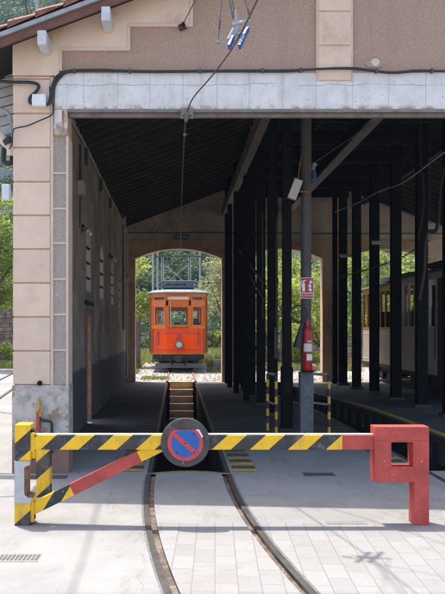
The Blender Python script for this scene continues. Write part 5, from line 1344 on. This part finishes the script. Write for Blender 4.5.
# lattice pylon and poles behind the tram
pyl = thing('lattice_portal', (0, 46, 0), 'grey lattice portal with cross bracing rising behind the tram', 'pylon')
m = MB(); xa, xb, yb_, zt_ = -.87, .76, 46, 6.1
for x in (xa, xb):
    m.bar((x - .06, yb_, 0), (x - .06, yb_, zt_), .06, .06); m.bar((x + .06, yb_, 0), (x + .06, yb_, zt_), .06, .06)
m.build_each('leg', 'galv', pyl)
m = MB(); m.bar((xa - .6, yb_, zt_), (xb + .9, yb_, zt_), .08, .08); m.bar((xa, yb_, zt_ - .35), (xb, yb_, zt_ - .35), .06, .05); m.build('crossbeam', 'steel_col', pyl)
m = MB()
for z0, z1 in ((4.3, 5.7), (2.9, 4.3)): m.bar((xa, yb_ - .05, z0), (xb, yb_ - .05, z1), .05, .05); m.bar((xb, yb_ + .05, z0), (xa, yb_ + .05, z1), .05, .05)
m.bar((xa, yb_, 4.3), (xb, yb_, 4.3), .05, .05); m.build('bracing', 'galv', pyl)
for i, (x, y, hh) in enumerate(((-1.42, 45, 8.0), (-1.20, 47, 8.0), (1.42, 47, 7.5))):
    t = thing('line_pole', (x, y, 0), ['pale line pole behind the tram, leftmost of three', 'pale line pole between the portal and the leftmost pole', 'pale line pole right of the lattice portal'][i], 'pole', 'line poles behind the tram')
    m = MB(); m.lathe([(.075, 0), (.05, hh)], (x, y, 0), n=10); m.build('shaft', 'galv', t)
    m = MB(); m.bar((x - .35, y, hh - .5), (x + .35, y, hh - .5), .05, .05); m.build('crossarm', 'steel_col', t)
wp = thing('line_pole', (-5.15, 28, 0), 'pale pole showing above the roof verge at the upper left', 'pole', None)
m = MB(); m.lathe([(.08, 0), (.06, 16.5)], (-5.15, 28, 0), n=10); m.build('shaft', 'galv', wp)
# walls and fences
def rubble(name, x0, x1, y, h, th, mat, lab, cat='wall', seed=3):
    rr = random.Random(seed); t = thing(name, ((x0 + x1) / 2, y, 0), lab, cat); m = MB(); z = -.02
    while z < h:
        hh = rr.uniform(.14, .26); x = x0
        while x < x1:
            w = rr.uniform(.18, .5); e = rr.uniform(0, .05)
            m.bbox(x + .006, min(x + w, x1) - .004, y - e, y + th + e * .5, z + .005, z + hh - .005, .02) if min(x + w, x1) - x > .06 else None
            x += w
        z += hh
    m.build('stonework', mat, t); b = MB(); b.box(x0, x1, y + .02, y + th - .02, -.02, h - .05); b.build('mortar', 'pit_wall', t); return t
rubble('stone_wall', -12.5, -6.4, 35.2, 2.55, .4, 'stone', 'brown rubble stone wall under the trees left of the shed')
rubble('low_stone_wall', 3.2, 9.5, 34.0, .75, .4, 'stone', 'low reddish stone wall under the orange trees', seed=5)
rubble('stone_kerb', 1.45, 2.6, 31.0, .38, .35, 'stone_grey', 'short grey stone edging right of the tram', seed=6)
rr = random.Random(9)
for i, (x, y, r, lab) in enumerate(((4.3, 29.6, .20, 'reddish boulder seen left of the fire extinguisher'), (5.25, 30.2, .26, 'large reddish boulder seen right of the fire extinguisher'), (3.4, 30.6, .2, 'small reddish boulder nearest the grey columns'))):
    bm = bmesh.new(); bmesh.ops.create_icosphere(bm, subdivisions=3, radius=r)
    for v in bm.verts: v.co = Vector((v.co.x * 1.25, v.co.y, v.co.z * .75)) * (1 + .16 * math.sin(v.co.x * 9 + i) * math.cos(v.co.y * 8 + v.co.z * 7)) + Vector((x, y, r * .5))
    m = MB(); m._bm(bm); tag(m.build('boulder', 'stone' if i != 1 else 'brick'), lab, 'boulder', 'boulders behind the shed')
fn = thing('timber_fence', (-2.0, 33, 0), 'grey timber board fence between the left arch jamb and the tram', 'fence')
m = MB()
for k in range(9): m.box(-3.3 + .19 * k, -3.3 + .19 * k + .16, 33, 33.03, .25, 2.0 + .05 * (k % 2))
m.build('board', 'oldwood', fn); m = MB()
for x in (-3.25, -2.4, -1.65): m.box(x - .05, x + .05, 33.04, 33.12, 0, 2.15)
m.build_each('post', 'oldwood', fn); m = MB(); m.box(-3.3, -1.6, 33.031, 33.06, .6, .7); m.box(-3.3, -1.6, 33.031, 33.06, 1.6, 1.7); m.build_each('crossrail', 'oldwood', fn)
for k, (x, y, L_, lab) in enumerate(((-6, 100, 40, 'long pale terrace wall low on the hillside'), (16, 92, 26, 'terrace wall on the hillside beyond the middle arch'), (4, 128, 50, 'uppermost pale terrace wall on the hillside'))):
    t = MB(); n = 14
    for i in range(n):
        xa = x - L_ / 2 + L_ * i / n; xb = xa + L_ / n; za = hz_(xa, y); zb = hz_(xb, y)
        t.add([(xa, y - 1, za - 1.5), (xb, y - 1, zb - 1.5), (xb, y - 1, zb + 1.1), (xa, y - 1, za + 1.1), (xa, y, za - 1.5), (xb, y, zb - 1.5), (xb, y, zb + 1.1), (xa, y, za + 1.1)], [(0, 1, 2, 3), (4, 7, 6, 5), (3, 2, 6, 7), (0, 3, 7, 4), (1, 5, 6, 2)])
    tag(t.build('terrace_wall', 'stone_grey'), lab, 'wall', 'terrace walls on the hillside')
def house(x, y, w, d, h, lab):
    z = hz_(x, y) - .5; t = thing('hill_house', (x, y, z), lab, 'house', 'houses on the hillside')
    m = MB(); m.box(x - w / 2, x + w / 2, y, y + d, z - 1.5, z + h); wl = m.build('wall', 'house_wall', t)
    m = MB(); m.prism([(x - w / 2 - .4, z + h), (x + w / 2 + .4, z + h), (x, z + h + w * .22)], y - .4, y + d + .4); m.build('roof', 'terracotta', t)
    for k in range(3):
        m = MB(); xx = x - w / 2 + w * (k + .5) / 3; m.box(xx - .4, xx + .4, y - .05, y - .002, z + h * .5, z + h * .5 + 1.3); m.build('window', 'bargeboard', wl)
house(-2.2, 84, 7, 6, 4.2, 'ochre house on the hillside showing above the tram')
house(9.5, 118, 8, 7, 5, 'ochre house higher on the hillside to the right')

# ------------------------------------------------------------------ left edge: slatted canopy, pipe, box on a pole
cn = thing('slatted_canopy', (-2.6, 9.6, 3.8), 'grey slatted canopy beside the left corner of the shed', 'canopy')
m = MB()
for k in range(8):
    z = 3.86 + .12 * k; m.bar((-4.2, 9.55, z - .25), (-1.93, 9.55, z + .36), .03, .095)
m.build_each('slat', 'galv_worn', cn)
m = MB(); m.box(-1.99, -1.94, 9.58, 9.66, 3.9, 5.0); m.box(-4.25, -4.15, 9.58, 9.70, 0, 5.0); m.bar((-4.2, 9.63, 3.5), (-1.94, 9.63, 4.1), .05, .06); m.build('frame', 'steel_col', cn)
ppw = thing('elbow_pipe', (-2.05, 8.95, 3.6), 'tan elbow pipe with a black clamp at the left edge of the pier', 'pipe')
m = MB(); m.tube(smooth([ip(-22, 118, 8.95), ip(-4, 133, 8.95), ip(4, 141, 8.95), ip(10.5, 148, 8.95), ip(11.5, 156, 8.95)]), .055, 12); m.build('pipe', 'rearwall', ppw)
m = MB(); m.tube([ip(7, 139, 8.9), ip(9.5, 143, 8.9)], .06, 10); m.tube(smooth([ip(4, 148, 8.95), ip(3.5, 160, 8.95), ip(7, 163.5, 8.95), ip(11.5, 162, 8.95), ip(12.6, 155, 9)]), .03, 10); m.build('clamp', 'black_rubber', ppw)
m = MB(); m.tube(smooth([ip(-20, 102, 9.0), ip(-6, 108, 9.0), ip(3, 110, 9.0), ip(9, 115, 9.0), ip(12, 124, 9.0), ip(13.2, 140, 9.1)]), .022, 10); m.build('hoop', 'galv', ppw)
bxp = thing('meter_post', ip(5, 200, 16), 'slim post with a white box left of the corner pier', 'post')
c_ = ip(5.5, 193, 16)
m = MB(); m.lathe([(.035, 0), (.035, c_[2] + .7)], (c_[0] - .62, 16.05, 0), n=10); m.build('post', 'galv', bxp)
m = MB(); m.bbox(c_[0] - .06, c_[0] + .10, 15.9, 16.08, c_[2] - .15, c_[2] + .17, .012); m.build('box', 'white_plastic', bxp)
m = MB(); m.bar((c_[0] - .9, 16.0, c_[2] - .47), (c_[0] + .25, 16.0, c_[2] - .36), .05, .06); m.build('arm', 'galv', bxp)

# ------------------------------------------------------------------ haze over the valley
hm = bpy.data.materials.new('haze'); hm.use_nodes = True; hn = hm.node_tree; hn.nodes.clear()
ho = hn.nodes.new('ShaderNodeOutputMaterial'); hv = hn.nodes.new('ShaderNodeVolumePrincipled')
hv.inputs['Color'].default_value = (0.42, 0.66, 0.90, 1); hv.inputs['Density'].default_value = 0.00045; hv.inputs['Anisotropy'].default_value = 0.2
hn.links.new(hv.outputs[0], ho.inputs['Volume'])
m = MB(); m.box(-705, 705, -305, 905, -3.0, 260.0); hb = m.build('haze', 'hill'); hb.data.materials.clear(); hb.data.materials.append(hm); hb['kind'] = 'stuff'; hb['label'] = 'thin bluish haze filling the valley'; hb['category'] = 'haze'
